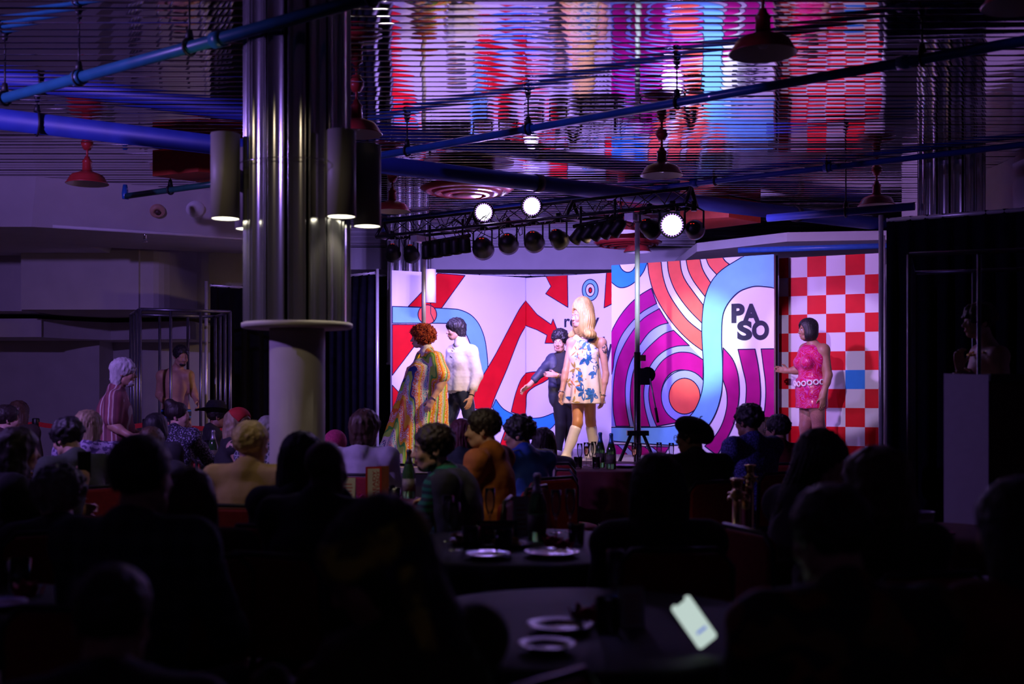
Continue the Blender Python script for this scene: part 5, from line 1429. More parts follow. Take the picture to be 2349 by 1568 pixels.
shoes(t, J, M_black, .012)

# --- performer in the right cage
bP = A(xm(2262, 7.8), 7.8, 0.32)
J = joints_standing(bP, dict(pel=(2275, 955, 0), che=(2268, 852, 0), nek=(2262, 795, 0), head=(2245, 774, 0), sh0=(2248, 812, .15), sh1=(2292, 816, -.14), el0=(2225, 880, .12), el1=(2300, 885, -.18),
    wr0=(2202, 842, .02), wr1=(2240, 872, -.22), hip0=(2270, 975, .09), hip1=(2280, 975, -.09), kne0=(2262, 1090, .09), kne1=(2275, 1090, -.08), ank0=(2262, 1215, .08), ank1=(2275, 1215, -.08)), -98, -88, 0)
J.hd = [nrm(A(-.15, -.1, 1)), nrm(A(-1, .1, .3))]
t = thing('person', bP, 'bare shouldered person with a gold chain standing inside the curtained cage', 'person', 'caged dancers')
build_body(t, J, 'a', .009, 1.05, 1.1, False, (0.9, 0.6), 1.05)
hair(t, J.ho, J.Rh, 1.0, 'mop', 'dark', .008, seed=.7)
nk = MB()
for k in range(26):
    a = 2 * PI * k / 26
    c = Vector(J.nek + J.Rt @ A(.085 * math.sin(a), -.035 - .085 * math.cos(a), -.005 - .055 * (1 + math.cos(a)) * .5))
    nk.lathe([(0, -.010), (.008, -.006), (.010, 0), (.008, .006), (0, .010)], 8, c)
nk.build('gold_chain', M_gold, t)
vol('harness_top', grow([Ell(J.che + A(0, 0, -.12), (.162, .118, .10), J.Rt, .03), Ell(J.pel, (.165, .122, .14), J.Rt, .05)], .006), .012, M_cloth_black, t)
vol('trousers', trousers(J), .014, M_denim, t)

# --- standing guest in the striped shirt
bP = A(xm(265, 10.0), 10.0, 0.0)
J = joints_standing(bP, dict(pel=(262, 1030, 0), che=(262, 948, 0), nek=(272, 894, 0), head=(282, 883, 0), sh0=(262, 915, -.17), sh1=(272, 912, .16), el0=(258, 975, -.20), el1=(290, 985, .20),
    wr0=(300, 1000, -.24), wr1=(330, 1000, .10), hip0=(258, 1050, -.09), hip1=(266, 1050, .09), kne0=(260, 1155, -.08), kne1=(268, 1155, .08), ank0=(256, 1255, -.08), ank1=(264, 1255, .08)), 82, 78, 4)
t = thing('person', bP, 'standing person with white hair and beard in a striped short-sleeved shirt', 'person')
build_body(t, J, 'b', .010, 1.05, 1.35, False, (0.5, 0.5), 1.0)
hair(t, J.ho, J.Rh, 1.0, 'shag', 'white', .008, seed=2.0)
vol('beard', [Ell(J.ho + J.Rh @ A(0, -.055, .022), (.046, .046, .034), J.Rh, .01)], .007, hairmat(HC['white'], 'white'), t, lambda x, y, z: .004 * noise3(x, y, z, 120))
sh_ = grow(torso_prims(J, 1.08, 1.42), .016) + [Cone(J.pel + A(0, 0, .2), J.pel + A(0, 0, -.12), (.185, .165), (.19, .17), J.Rt, .04)]
for i in (0, 1): sh_ += [Cap(J.sh[i], J.sh[i] * .25 + J.el[i] * .75, .075, .078, .04)]
vol('shirt', sh_, .011, stripes('striped_shirt_cloth', [((0.30, 0.09, 0.11), .34), ((0.75, 0.66, 0.60), .10), ((0.30, 0.09, 0.11), .20), ((0.60, 0.40, 0.38), .12), ((0.20, 0.06, 0.08), .24)], 9.5, 0, .02), t, wrinkle(.004, 20))
vol('trousers', trousers(J, 1.05), .014, M_denim, t)
shoes(t, J, M_black, .012)

# ------------------------------------------------------------------ seated audience
M_redfab = mat('red_chair_fabric', (0.28, 0.012, 0.016), 0.8, noise=0.15, nscale=40, bump=0.1, bscale=150)
chair_me = {}
def rounded(w, z0, z1, y, th):
    """upright padded panel with rounded top corners"""
    pts = []
    for a in range(0, 91, 15): pts.append((w / 2 - .06 + .06 * math.cos(math.radians(a)), z1 - .06 + .06 * math.sin(math.radians(a))))
    for a in range(90, 181, 15): pts.append((-w / 2 + .06 + .06 * math.cos(math.radians(a)), z1 - .06 + .06 * math.sin(math.radians(a))))
    pts += [(-w / 2, z0), (w / 2, z0)]
    n = len(pts)
    mb = MB()
    ring = lambda sc, yy: [(x * sc, yy, (z0 + z1) / 2 + (z - (z0 + z1) / 2) * sc) for x, z in pts]
    vs = ring(.93, y - th / 2) + ring(1, y - th * .25) + ring(1, y + th * .25) + ring(.93, y + th / 2)
    fs = [tuple(range(n)), tuple(range(3 * n, 4 * n))[::-1]]
    for k in range(3): fs += [(k * n + (i + 1) % n, k * n + i, (k + 1) * n + i, (k + 1) * n + (i + 1) % n) for i in range(n)]
    mb.add(vs, fs, 0, False)
    return mb
def chair(x, y, rot, label, group='red banquet chairs', back=True, fab=None):
    t = thing('banquet_chair', (x, y, 0), label, 'chair', group, rot)
    if not chair_me:
        chair_me['seat'] = MB().lathe([(0.0, .395), (.20, .395), (.225, .405), (.232, .425), (.222, .445), (.19, .455), (0, .455)], 24).mesh('seat', M_redfab)
        chair_me['backrest'] = rounded(.42, .52, .87, .255, .05).mesh('backrest', M_redfab)
        fr = MB()
        fr.tube([(-.20, .21, .40), (-.215, .25, .52), (-.215, .262, .82), (-.16, .265, .885), (.16, .265, .885), (.215, .262, .82), (.215, .25, .52), (.20, .21, .40)], .012, 8)
        chair_me['back_frame'] = fr.mesh('back_frame', M_blackmetal)
        for k, (a, b) in enumerate(((-1, -1), (1, -1), (-1, 1), (1, 1))):
            chair_me['leg%d' % k] = MB().tube([(a * .17, b * .17, .40), (a * .20, b * .23, 0.0)], .012, 8).mesh('leg', M_blackmetal)
    for k in chair_me:
        mobj('leg' if k.startswith('leg') else k, chair_me[k], t)
    return t
def seated(label, px, ytop, s, face, hface=None, pitch=0, roll=0, lean=.05, style='short', hc='dark', tone='b', top=None, sleeve='long', arms='table', w=1.0, b=1.0, fem=False,
           hs=1.0, lift=.018, h=.012, hh=.010, hands=(0.6, 0.6), seat=True, chair_label=None, collar=True, faceparts=False, cloth_disp=None, seed=0.0, legs=None):
    Y = F / s
    crown = EZ - (ytop - HY) / s - lift
    zc = crown - .228 * hs
    Rf = facing(face)
    hx = A((px - CX) / s, Y, 0)
    J = Fig()
    J.ho = A(0, -lean - .035, zc); J.nek = A(0, -lean * .85, zc - .035)
    zs = zc - .075
    J.pel = A(0, .02, .55); J.che = A(0, -lean * .5, max(.74, zc - .22))
    J.sh = [A(-.180 * w, -lean * .75, zs), A(.180 * w, -lean * .75, zs)]
    J.el = [A(-.235 * w, -.10 - lean, zs - .28), A(.235 * w, -.10 - lean, zs - .28)]
    wz = {'table': .79, 'lap': .66, 'chin': .79, 'up': .79, 'tablet': .83}[arms]
    J.wr = [A(-.12, -.34 - lean, wz), A(.12, -.34 - lean, wz)]
    hd = [A(.5, -1, 0), A(-.5, -1, 0)]
    if arms == 'lap':
        J.el = [A(-.225 * w, -.02 - lean, zs - .28), A(.225 * w, -.02 - lean, zs - .28)]; J.wr = [A(-.10, -.20 - lean, .635), A(.10, -.20 - lean, .635)]
    if arms == 'chin':
        J.el[1] = A(.16, -.30 - lean, .815); J.wr[1] = A(.045, -.16 - lean, zc - .045); hd[1] = A(-.2, .1, 1)
        J.el[0] = A(-.16, -.28 - lean, .815); J.wr[0] = A(-.03, -.18 - lean, zc - .05); hd[0] = A(.3, .1, 1)
    if arms == 'up':
        J.el[0] = A(-.22, -.24 - lean, zs - .22); J.wr[0] = A(-.10, -.34 - lean, zs - .02); hd[0] = A(.1, -.2, 1)
    J.hip = [A(-.095, -.01, .525), A(.095, -.01, .525)]; J.kne = [A(-.125, -.43, .505), A(.125, -.43, .505)]; J.ank = [A(-.125, -.45, .085), A(.125, -.45, .085)]
    J.toe = [A(-.135, -.59, .035), A(.135, -.59, .035)]
    off = Rf @ A(J.ho[0], J.ho[1] + .02, 0)
    base = hx - off
    base[2] = 0
    for k in ('pel', 'che', 'nek', 'ho'): setattr(J, k, Rf @ getattr(J, k))
    for k in ('sh', 'el', 'wr', 'hip', 'kne', 'ank', 'toe'): setattr(J, k, [Rf @ q for q in getattr(J, k)])
    J.hd = [nrm(Rf @ q) for q in hd]; J.hn = [Rf @ A(0, 0, -1), Rf @ A(0, 0, -1)]
    if arms in ('chin', 'up'): J.hn = [Rf @ A(1, 0, 0), Rf @ A(-1, 0, 0)]
    J.Rt = Rf; J.Rl = Rf; J.hs = hs; J.Rh = facing(face if hface is None else hface, pitch, roll)
    t = thing('person', base, label, 'person', 'seated audience')
    build_body(t, J, tone, h, w, b, fem, hands)
    tm = top or mat('dark_top', (0.02, 0.02, 0.025), 0.85, noise=0.2, bump=0.1)
    C = grow(torso_prims(J, w * 1.02, b * 1.02, fem), .016) + [Cone(J.pel + A(0, 0, .20), J.pel + A(0, 0, -.05), (.165 * w, .13 * b), (.175 * w, .14 * b), J.Rt, .04)]
    for i in (0, 1):
        if sleeve == 'long': C += grow(arm_prims(J, i, 'long'), .014)
        elif sleeve == 'short': C += [Cap(J.sh[i], J.sh[i] * .4 + J.el[i] * .6, .072, .066, .04)]
        else: C += [Cap(J.nek * .4 + J.sh[i] * .6, J.sh[i] * .85 + J.che * .15, .05, .05, .04)]
    if collar: C += [Cap(J.nek + J.Rt @ A(0, .02, -.005), J.nek + J.Rt @ A(0, .012, .018), .080, .072, .015)]
    vol('top', C, h, tm, t, cloth_disp or wrinkle(.006, 22))
    vol('trousers', trousers(J), .016, legs or M_denim, t)
    if style: hair(t, J.ho, J.Rh, hs, style, hc, hh, seed=seed)
    for i in (0, 1): vol('shoe', grow(foot_prims(J, i), .008), .014, M_black, t)
    if faceparts: face_parts(t, J.ho, J.Rh, hs, tone)
    if seat:
        chair(base[0], base[1], math.radians(180 - face), chair_label or ('red chair under the ' + label.replace('person', 'guest', 1)))
    J.base = base; J.t = t
    return J
def beard(J, key, rr=(.050, .048, .034)):
    vol('beard', [Ell(J.ho + J.Rh @ A(0, -.042, .026), A(*rr), J.Rh, .01), Ell(J.ho + J.Rh @ A(-.052, -.01, .055), (.016, .03, .045), J.Rh, .02), Ell(J.ho + J.Rh @ A(.052, -.01, .055), (.016, .03, .045), J.Rh, .02),
                  Ell(J.ho + J.Rh @ A(0, -.086, .062), (.024, .010, .006), J.Rh, .006)], .008, hairmat(HC[key], key), J.t)
dk = lambda n, c, r=.85: mat(n, c, r, noise=0.15, nscale=14, bump=0.15, bscale=60)
# far left group
seated('person with dark hair at the far left table', 12, 926, 262, 55, style='short', hc='dark', tone='a', top=dk('plum_top', (.05, .02, .03)), arms='lap')
seated('person with long brown hair before the violet wall', 42, 917, 235, 15, style='long', hc='brown', top=dk('brown_top', (.04, .025, .02)), fem=True, arms='lap')
JP = seated('person with dark hair raising a phone behind the curly grey hair', 34, 978, 420, 60, style='wavy', hc='dark', fem=True, arms='up', hands=(1.1, .6), top=dk('black_knit', (.015, .015, .02)))
seated('person in a dark green hoodie looking down between two tables', 166, 950, 365, -50, -60, 16, style='mop', hc='black', tone='a', top=dk('green_hoodie', (.055, .07, .06)), arms='table', lift=.03, lean=.10)
seated('person with long light brown hair and a pale patterned top', 206, 938, 310, -20, 30, style='long', hc='sandy', fem=True, top=blotch('lavender_pattern', (.35, .28, .45), [(.08, .05, .15)], 40, .5), arms='lap')
seated('person with a cloud of curly grey hair in a dark top', 138, 1060, 520, -20, -60, 12, style='curly', hc='grey', tone='a', fem=True, hs=1.02, lift=.028, h=.011, hh=.008, seed=3.0)
seated('person in a blue green plaid shirt seen from behind', 318, 985, 770, 12, 8, -2, style='crop', hc='black', tone='b', top=plaid('dark_plaid_flannel', (.014, .022, .045), (.06, .085, .10), 16), w=1.08, h=.010, hh=.008, hs=1.08)
seated('person with long brown hair beside the plaid shirt', 432, 1068, 605, -18, style='long', hc='brown', fem=True, h=.011, hh=.009, top=dk('wine_top', (.05, .012, .03)))
seated('person in a dark plum top close behind the plaid shirt', 250, 1285, 1080, -12, 0, 10, style='crop', hc='dark', h=.011, hh=.009, w=1.0, arms='lap', top=dk('dark_plum_top', (.03, .012, .02)), lean=.10)
# middle left group round the far table
seated('person with a dark bob next to the caged dancer platform', 356, 945, 280, 10, style='bob', hc='black', fem=True, arms='lap')
seated('person with short brown hair hidden behind the plaid shirt', 346, 976, 330, 0, style='short', hc='brown')
J = seated('person with hands at the chin in a sparkling dark top', 406, 916, 256, 20, 82, 0, style='updo', hc='dark', tone='a', fem=True, arms='chin', lift=.03, top=blotch('sequin_top', (.02, .02, .04), [(.35, .32, .5)], 70, .58), hands=(1.2, 1.2))
JH = seated('person in a black wide-brimmed hat at the far table', 494, 925, 221, 70, 72, 5, style='short', hc='dark', tone='c', arms='lap', lift=.02)
hat = thing('cowboy_hat', JH.base + JH.ho + A(0, 0, .165), 'black wide-brimmed hat worn at the far table', 'hat')
hb = MB()
br = []
for k in range(32):
    a = 2 * PI * k / 32; br.append((.19 * math.cos(a), .215 * math.sin(a), .045 * math.cos(a) ** 2))
inn = [(.088 * math.cos(2 * PI * k / 32), .11 * math.sin(2 * PI * k / 32), 0) for k in range(32)]
Rm = Matrix(JH.Rh.tolist())
tr_ = lambda L, dz=0: [Rm @ (Vector(p) + Vector((0, .015, dz))) for p in L]
hb.add(tr_(br) + tr_(inn), [(i, (i + 1) % 32, 32 + (i + 1) % 32, 32 + i) for i in range(32)], 0, True)
hb.add(tr_(br, -.006) + tr_(inn, -.006), [(i, 32 + i, 32 + (i + 1) % 32, (i + 1) % 32) for i in range(32)], 0, True)
hb.build('brim', M_cloth_black, hat)
cw = MB()
rings = [[(r * .088 * math.cos(2 * PI * k / 32), r * .11 * math.sin(2 * PI * k / 32), z - (.02 * (abs(math.cos(2 * PI * k / 32)) < .5) if z > .1 else 0)) for k in range(32)] for r, z in ((1.0, -.01), (.97, .06), (.90, .105), (.62, .118), (.2, .095))]
cw.add([q for r in rings for q in tr_(r)], [(j * 32 + i, j * 32 + (i + 1) % 32, (j + 1) * 32 + (i + 1) % 32, (j + 1) * 32 + i) for j in range(4) for i in range(32)] + [tuple(range(128, 160))], 0, True)
cw.build('crown', M_cloth_black, hat)
JB = seated('person with a red headband and bare shoulders by the column', 540, 936, 275, 70, 112, 2, style='wavy', hc='sandy', tone='a', fem=True, sleeve='none', arms='table', top=dk('black_knit', (.015, .015, .02)), lift=.02, collar=False)
vol('headband', [Ell(JB.ho + JB.Rh @ A(0, .012, .152), (.104, .119, .102), facing(112, -30), .01), Ell(JB.ho + JB.Rh @ A(0, .045, .110), (.13, .125, .115), facing(112, -30), .012, True), Ell(JB.ho + JB.Rh @ A(0, -.115, .085), (.10, .10, .105), JB.Rh, .008, True)], .008, mat('red_knit', (.45, .02, .02), .8, noise=.1), JB.t)
seated('person in a tan polo shirt seen from behind by the column', 574, 960, 428, 10, 22, 0, style='short', hc='blond', tone='a', sleeve='short', arms='table', w=1.06, lift=.022,
       top=mat('tan_polo_cloth', (.50, .33, .17), .8, noise=.06, nscale=9, bump=.1, bscale=70), h=.010, hh=.008, chair_label='red banquet chair holding the tan polo shirt guest')
seated('person with grey hair in a diamond patterned shirt behind the column', 614, 950, 300, 12, style='short', hc='grey', top=net('diamond_shirt', (.025, .03, .06), (.35, .35, .4), 26, .08), arms='lap', lift=.022)
seated('person with long black hair in black beside the bald guest', 692, 985, 500, 12, style='verylong', hc='black', tone='c', fem=True, hs=1.05, lift=.022, top=dk('black_knit', (.015, .015, .02)))
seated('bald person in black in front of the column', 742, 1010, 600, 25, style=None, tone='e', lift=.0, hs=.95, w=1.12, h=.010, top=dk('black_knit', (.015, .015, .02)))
seated('person in a loose white shirt with shoulder-length brown hair', 836, 934, 320, 12, style='shag', hc='brown', tone='a', hs=1.15, lift=.028, w=1.05, top=mat('white_shirt_cloth', (.52, .50, .55), .8, noise=.05, bump=.1, bscale=30), arms='table', cloth_disp=wrinkle(.010, 17))
JK = seated('person in a pink knit cap behind the column', 768, 985, 270, 25, style='short', hc='dark', arms='lap', lift=.03)
vol('knit_cap', [Ell(JK.ho + JK.Rh @ A(0, .014, .155), (.094, .110, .105), JK.Rh, .01), Ell(JK.ho + JK.Rh @ A(0, -.02, .02), (.13, .16, .085), JK.Rh, .01, True)], .008, mat('pink_knit', (.50, .04, .16), .85, noise=.2, nscale=60, bump=.4, bscale=90), JK.t)
# table of four in front of the stage
JG = seated('bearded person in a green striped shirt with a dark blazer over the shoulders', 1004, 967, 425, -84, -98, 4, style='short', hc='dark', tone='a', arms='tablet', w=1.08, h=.009, hh=.007, lift=.02, hs=1.06, lean=.10, hands=(.8, .8),
       top=stripes('green_stripe_shirt', [((.012, .22, .13), .5), ((.012, .04, .045), .5)], 28, 2, .03), faceparts=True, chair_label='red chair under the bearded guest with the dark blazer')
beard(JG, 'dark')
bz = [Ell(JG.che + JG.Rt @ A(0, .075, .0), (.205, .105, .22), JG.Rt, .05), Ell(JG.che + JG.Rt @ A(0, .075, -.25), (.195, .105, .22), JG.Rt, .05), Cap(JG.sh[0] + JG.Rt @ A(0, .03, .01), JG.sh[1] + JG.Rt @ A(0, .03, .01), .078, None, .05)]
for i in (0, 1):
    q = -1 if i == 0 else 1
    bz += [Cap(JG.sh[i] + JG.Rt @ A(q * .02, .03, 0), JG.sh[i] + JG.Rt @ A(q * .06, .08, -.36), .082, .070, .04)]
vol('blazer', bz, .010, dk('charcoal_blazer', (.05, .055, .07)), JG.t, wrinkle(.006, 24))
seated('person with long reddish hair before the beige shirt', 1057, 958, 290, 0, -20, style='long', hc='auburn', fem=True, arms='table', top=dk('green_print_top', (.03, .05, .045)))
seated('person in an orange brown jacket looking toward the curly red wig', 1115, 930, 375, -68, -80, 2, style='short', hc='dark', tone='a', arms='table', w=1.08, h=.009, hh=.007, lift=.028, top=mat('rust_jacket_cloth', (.42, .13, .02), .8, noise=.08, bump=.15, bscale=50), faceparts=True)
JT = seated('person in a blue track jacket with white piping and mop hair', 1197, 946, 335, -40, -74, 4, style='mop', hc='black', tone='b', arms='table', w=1.05, h=.009, hh=.007, lift=.028, top=mat('blue_track_cloth', (.012, .055, .42), .6, noise=.08), faceparts=True, seed=2.2)
for i in (0, 1):
    d = nrm(JT.el[i] - JT.sh[i])
    for o_ in (-.02, .02):
        upn = A(0, 0, 1) * .07 + JT.Rt @ A((-1 if i == 0 else 1) * .02, .045 + o_, 0)
        MB().tube([Vector(JT.nek * .55 + JT.sh[i] * .45 + A(0, 0, .06) + JT.Rt @ A(0, .03 + o_, 0)), Vector(JT.sh[i] + upn), Vector(JT.sh[i] * .7 + JT.el[i] * .3 + JT.Rt @ A((-1 if i == 0 else 1) * .045, .055 + o_, .0)), Vector(JT.sh[i] * .3 + JT.el[i] * .7 + JT.Rt @ A((-1 if i == 0 else 1) * .04, .05 + o_, 0))], .0045, 5).build('white_piping', M_white, JT.t)
vol('moustache', [Ell(JT.ho + JT.Rh @ A(0, -.090, .060), (.026, .010, .006), JT.Rh, .006)], .006, hairmat(HC['black'], 'black'), JT.t)
seated('person with long dark hair behind the blue track jacket', 1247, 978, 280, -5, style='long', hc='dark', fem=True, arms='lap')
# right half
seated('person with very long dark hair at the right table', 1508, 1034, 578, -4, style='verylong', hc='dark', fem=True, hs=1.12, w=1.08, lift=.022, h=.010, hh=.008, arms='lap', top=dk('black_plum_top', (.02, .012, .022)))
JR = seated('person in a black beret and glasses watching the stage', 1590, 956, 345, -20, -56, 2, style='short', hc='dark', tone='c', arms='table', w=1.08, h=.010, hh=.008, top=dk('black_knit', (.015, .015, .02)))
glasses(JR.t, JR.ho, JR.Rh, 1.0)
bt = thing('beret', JR.base + JR.ho + A(.012, .01, .172), 'black beret worn by the person with glasses before the PASO flat', 'hat')
vol('cap', [Ell((0, 0, 0), (.118, .122, .062), Ry(.38), .02), Ell((.065, .01, -.035), (.085, .10, .062), Ry(.75), .05), Ell((-.02, 0, .01), (.10, .11, .065), Ry(.2), .03)], .008, M_cloth_black, bt, lambda x, y, z: .002 * noise3(x, y, z, 60))
MB().tube([Vector((.035, 0, .05)), Vector((.050, 0, .075)), Vector((.062, 0, .078))], .004, 6).build('stalk', M_cloth_black, bt)
J = seated('person in a blue speckled shirt and glasses', 1721, 920, 315, -30, -34, 0, style='mop', hc='black', tone='c', w=1.05, h=.010, hh=.008, lift=.03, top=blotch('blue_speckle', (.02, .025, .12), [(.10, .10, .40)], 90, .52), seed=4.1)
glasses(J.t, J.ho, J.Rh, 1.0)
J = seated('person in a dark red shirt and glasses', 1786, 945, 280, -6, -42, 2, style='short', hc='black', tone='b', lift=.028, h=.010, hh=.008, top=dk('dark_red_shirt', (.12, .008, .012)))
glasses(J.t, J.ho, J.Rh, 1.0)
seated('person with long fair hair half hidden by the dark red shirt', 1757, 955, 240, 0, style='long', hc='sandy', fem=True, arms='lap')
seated('person with long dark hair bowing her face', 1858, 978, 530, 70, 138, 20, style='verylong', hc='dark', tone='b', fem=True, hs=1.10, lift=.022, h=.010, hh=.008, top=dk('black_plum_top', (.02, .012, .022)), seed=1.0)
seated('person with wavy brown hair before the black pleated curtain', 2015, 1020, 660, -12, -20, style='wavy', hc='brown', fem=True, hs=1.10, lift=.022, h=.010, hh=.008, top=dk('brown_top', (.04, .025, .02)), seed=5.0)
seated('person in an orange and black patterned shirt near the lit phone', 1925, 1105, 1000, -10, -25, 10, style='short', hc='dark', tone='b', w=1.12, h=.010, hh=.008, lift=.02, hs=.96, arms='lap', top=blotch('orange_black_pattern', (.025, .012, .008), [(.22, .06, .01), (.16, .10, .02), (.02, .015, .012)], 9, .55), lean=.08)
seated('person in a red top at the tall cabinet', 2352, 1092, 920, -12, -20, 6, style='long', hc='black', fem=True, h=.011, hh=.009, hs=1.05, top=dk('red_top', (.20, .012, .016)))
JF = seated('person in an olive head scarf bending over the near table', 930, 1128, 1030, -48, -108, 24, style='verylong', hc='black', tone='c', fem=True, hs=1.12, lift=.02, lean=.10, h=.010, hh=.008, top=dk('olive_brown_top', (.05, .042, .015)), seed=.4)
Rb = JF.Rh @ Rx(math.radians(-18))
vol('head_scarf', [Ell(JF.ho + JF.Rh @ A(0, .012, .165), (.113, .132, .108), JF.Rh, .01), Ell(JF.ho + JF.Rh @ A(0, .03, .285), (.16, .18, .085), JF.Rh, .012, True), Ell(JF.ho + JF.Rh @ A(0, -.03, .03), (.16, .18, .115), JF.Rh, .012, True)], .008,
    blotch('olive_scarf_cloth', (.34, .30, .02), [(.55, .50, .03), (.10, .09, .01)], 16, .53), JF.t)
vol('scarf_tail', [Cap(JF.ho + JF.Rh @ A(.115, .04, .10), JF.ho + JF.Rh @ A(.135, .0, -.06), .026, .022, .02), Cap(JF.ho + JF.Rh @ A(.135, .0, -.06), JF.ho + A(.02, -.14, -.34), .022, .030, .02)], .008, MATS['olive_scarf_cloth'], JF.t, wrinkle(.005, 40))
glasses(JF.t, JF.ho, JF.Rh, 1.12)

# ------------------------------------------------------------------ tables and what stands on them
TZ = 0.76
def table(x, y, r, label, cloth, cloth_label, cm, drop=0.15, ph=0.0):
    t = thing('round_table', (x, y, 0), label, 'table', 'round banquet tables')
    MB().lathe([(0.0, TZ - .035), (r - .01, TZ - .035), (r, TZ - .025), (r, TZ - .008), (0, TZ - .008)], 48).build('table_top', mat('table_wood', (.16, .09, .05), .5, noise=.2), t)
    MB().lathe([(.05, .06), (.045, .3), (.045, TZ - .035)], 16).build('pedestal', M_blackmetal, t)
    q_ = min(.38, r * .6)
    for k in range(4):
        a = k * PI / 2 + .4
        MB().tube([(0.03 * math.cos(a), .03 * math.sin(a), .10), (q_ * .8 * math.cos(a), q_ * .8 * math.sin(a), .045), (q_ * math.cos(a), q_ * math.sin(a), .015)], .018, 8).build('leg', M_blackmetal, t)
    c = thing('tablecloth', (x, y, TZ), cloth_label, 'tablecloth', 'tablecloths')
    n = 96
    vs = [(0, 0, 0)]
    rings = [(r * .5, 0, 0), (r * .98, 0, 0), (r + .012, -.012, .1), (r + .025, -drop * .35, .45), (r + .03, -drop * .65, .8), (r + .035, -drop, 1)]
    for rr, dz, am in rings:
        for k in range(n):
            a = 2 * PI * k / n
            q = rr + am * (.030 * math.sin(a * 17 + ph) + .012 * math.sin(a * 31 + 2 * ph))
            vs.append((q * math.cos(a), q * math.sin(a), dz))
    fs = [(0, 1 + k, 1 + (k + 1) % n) for k in range(n)]
    for j in range(len(rings) - 1): fs += [(1 + j * n + k, 1 + (j + 1) * n + k, 1 + (j + 1) * n + (k + 1) % n, 1 + j * n + (k + 1) % n) for k in range(n)]
    MB().add(vs, fs, 0, True).build('cloth', cm, c)
M_cb = mat('black_tablecloth', (.014, .013, .02), .7, noise=.1, bump=.1)
M_cr = mat('burgundy_tablecloth', (.10, .008, .016), .7, noise=.1, bump=.1)
T1 = (xm(1204, 5.24), 5.24); T2 = (xm(1362, 10.6), 10.6); T3 = (xm(445, 10.85), 10.85); T4 = (xm(868, 7.25), 7.25); T5 = (xm(1345, 3.5), 3.5); T6 = (xm(-60, 3.85), 3.85); T7 = (xm(2140, 5.75), 5.75)
table(*T1, .62, 'round table with the tall champagne bottle behind the head scarf', 1, 'black cloth on the table with the plates and tall bottle', M_cb)
table(*T2, .72, 'round table with two bottles in front of the white boots', 1, 'burgundy cloth on the table before the white boots', M_cr, .45, ph=1)
table(*T3, .38, 'round table at the far side by the black hat', 1, 'black cloth on the far table by the black hat', M_cb, ph=2)
table(*T4, .38, 'round table with menu cards in front of the white shirt', 1, 'burgundy cloth on the table with menu cards', M_cr, ph=3)
table(*T5, .62, 'round table under the lit phone', 1, 'black cloth on the table near the lit phone', M_cb, ph=4)
table(*T6, .36, 'round table in front of the curly grey hair', 1, 'black cloth on the table by the curly grey hair', M_cb, ph=5)
table(*T7, .42, 'small round table beside the tall cabinet', 1, 'burgundy cloth on the small table beside the tall cabinet', M_cr, ph=6)

glass_me = {}
M_bubbly = mat('sparkling_wine', (.85, .55, .18), .05, trans=.9, noise=.02)
M_orange = mat('orange_drink', (.75, .22, .03), .2, noise=.05)
def flute(x, y, label, group, liquid=None, z=TZ, lvl=.5):
    if 'flute' not in glass_me:
        glass_me['flute'] = MB().lathe([(0.0, .004), (.030, .004), (.031, .002), (.028, 0), (.0, .0)], 20).lathe([(.0, .070), (.012, .085), (.022, .115), (.026, .150), (.025, .215), (.0235, .215), (.0245, .150), (.0205, .116), (.010, .090), (0, .086)], 20).mesh('bowl', M_glass)
        glass_me['stem'] = MB().tube([(0, 0, .003), (0, 0, .03), (0, 0, .075)], [.006, .0035, .006], 10).mesh('stem', M_glass)
    t = thing('champagne_flute', (x, y, z), label, 'glass', group)
    mobj('bowl', glass_me['flute'], t); mobj('stem', glass_me['stem'], t)
    if liquid:
        k = 'liq' + liquid.name + str(lvl)
        if k not in glass_me: glass_me[k] = MB().lathe([(0, .088), (.0095, .091), (.0198, .117), (.0235, .150), (.0236, .15 + .06 * lvl), (0, .15 + .06 * lvl)], 16).mesh('drink', liquid)
        mobj('drink', glass_me[k], t)
def tumbler(x, y, label, group, liquid=None, z=TZ):
    if 'tum' not in glass_me:
        glass_me['tum'] = MB().lathe([(0, 0), (.032, 0), (.034, .004), (.040, .105), (.038, .105), (.0325, .010), (0, .010)], 20).mesh('cup', M_glass)
    t = thing('tumbler', (x, y, z), label, 'glass', group)
    mobj('cup', glass_me['tum'], t)
    if liquid:
        k = 'tl' + liquid.name
        if k not in glass_me: glass_me[k] = MB().lathe([(0, .011), (.032, .011), (.0355, .070), (0, .070)], 16).mesh('drink', liquid)
        mobj('drink', glass_me[k], t)
def bottle(x, y, label, foil, z=TZ, lab=True):
    if 'bot' not in glass_me:
        glass_me['bot'] = MB().lathe([(0, 0), (.040, 0), (.044, .006), (.044, .150), (.042, .175), (.030, .215), (.019, .245), (.0155, .27), (.0150, .300), (0, .300)], 24).mesh('body', M_bottle)
        glass_me['foil'] = {}
    t = thing('champagne_bottle', (x, y, z), label, 'bottle', 'champagne bottles')
    mobj('body', glass_me['bot'], t)
    if foil.name not in glass_me['foil']:
        glass_me['foil'][foil.name] = MB().lathe([(.0265, .228), (.020, .246), (.0168, .27), (.0165, .296), (.018, .298), (.018, .312), (.012, .320), (0, .320)], 20).mesh('foil', foil)
    mobj('foil', glass_me['foil'][foil.name], t)
    if lab:
        if 'lab' not in glass_me: glass_me['lab'] = MB().lathe([(.0447, .05), (.0447, .13)], 24).mesh('label_band', mat('bottle_label', (.16, .14, .10), .6, noise=.3, nscale=60))
        me = glass_me['lab']
        mobj('label_band', me, t)
M_silverfoil = mat('silver_foil', (.55, .55, .62), .35, .6, noise=.1); M_bluefoil = mat('blue_foil', (.12, .35, .70), .35, .4, noise=.1)
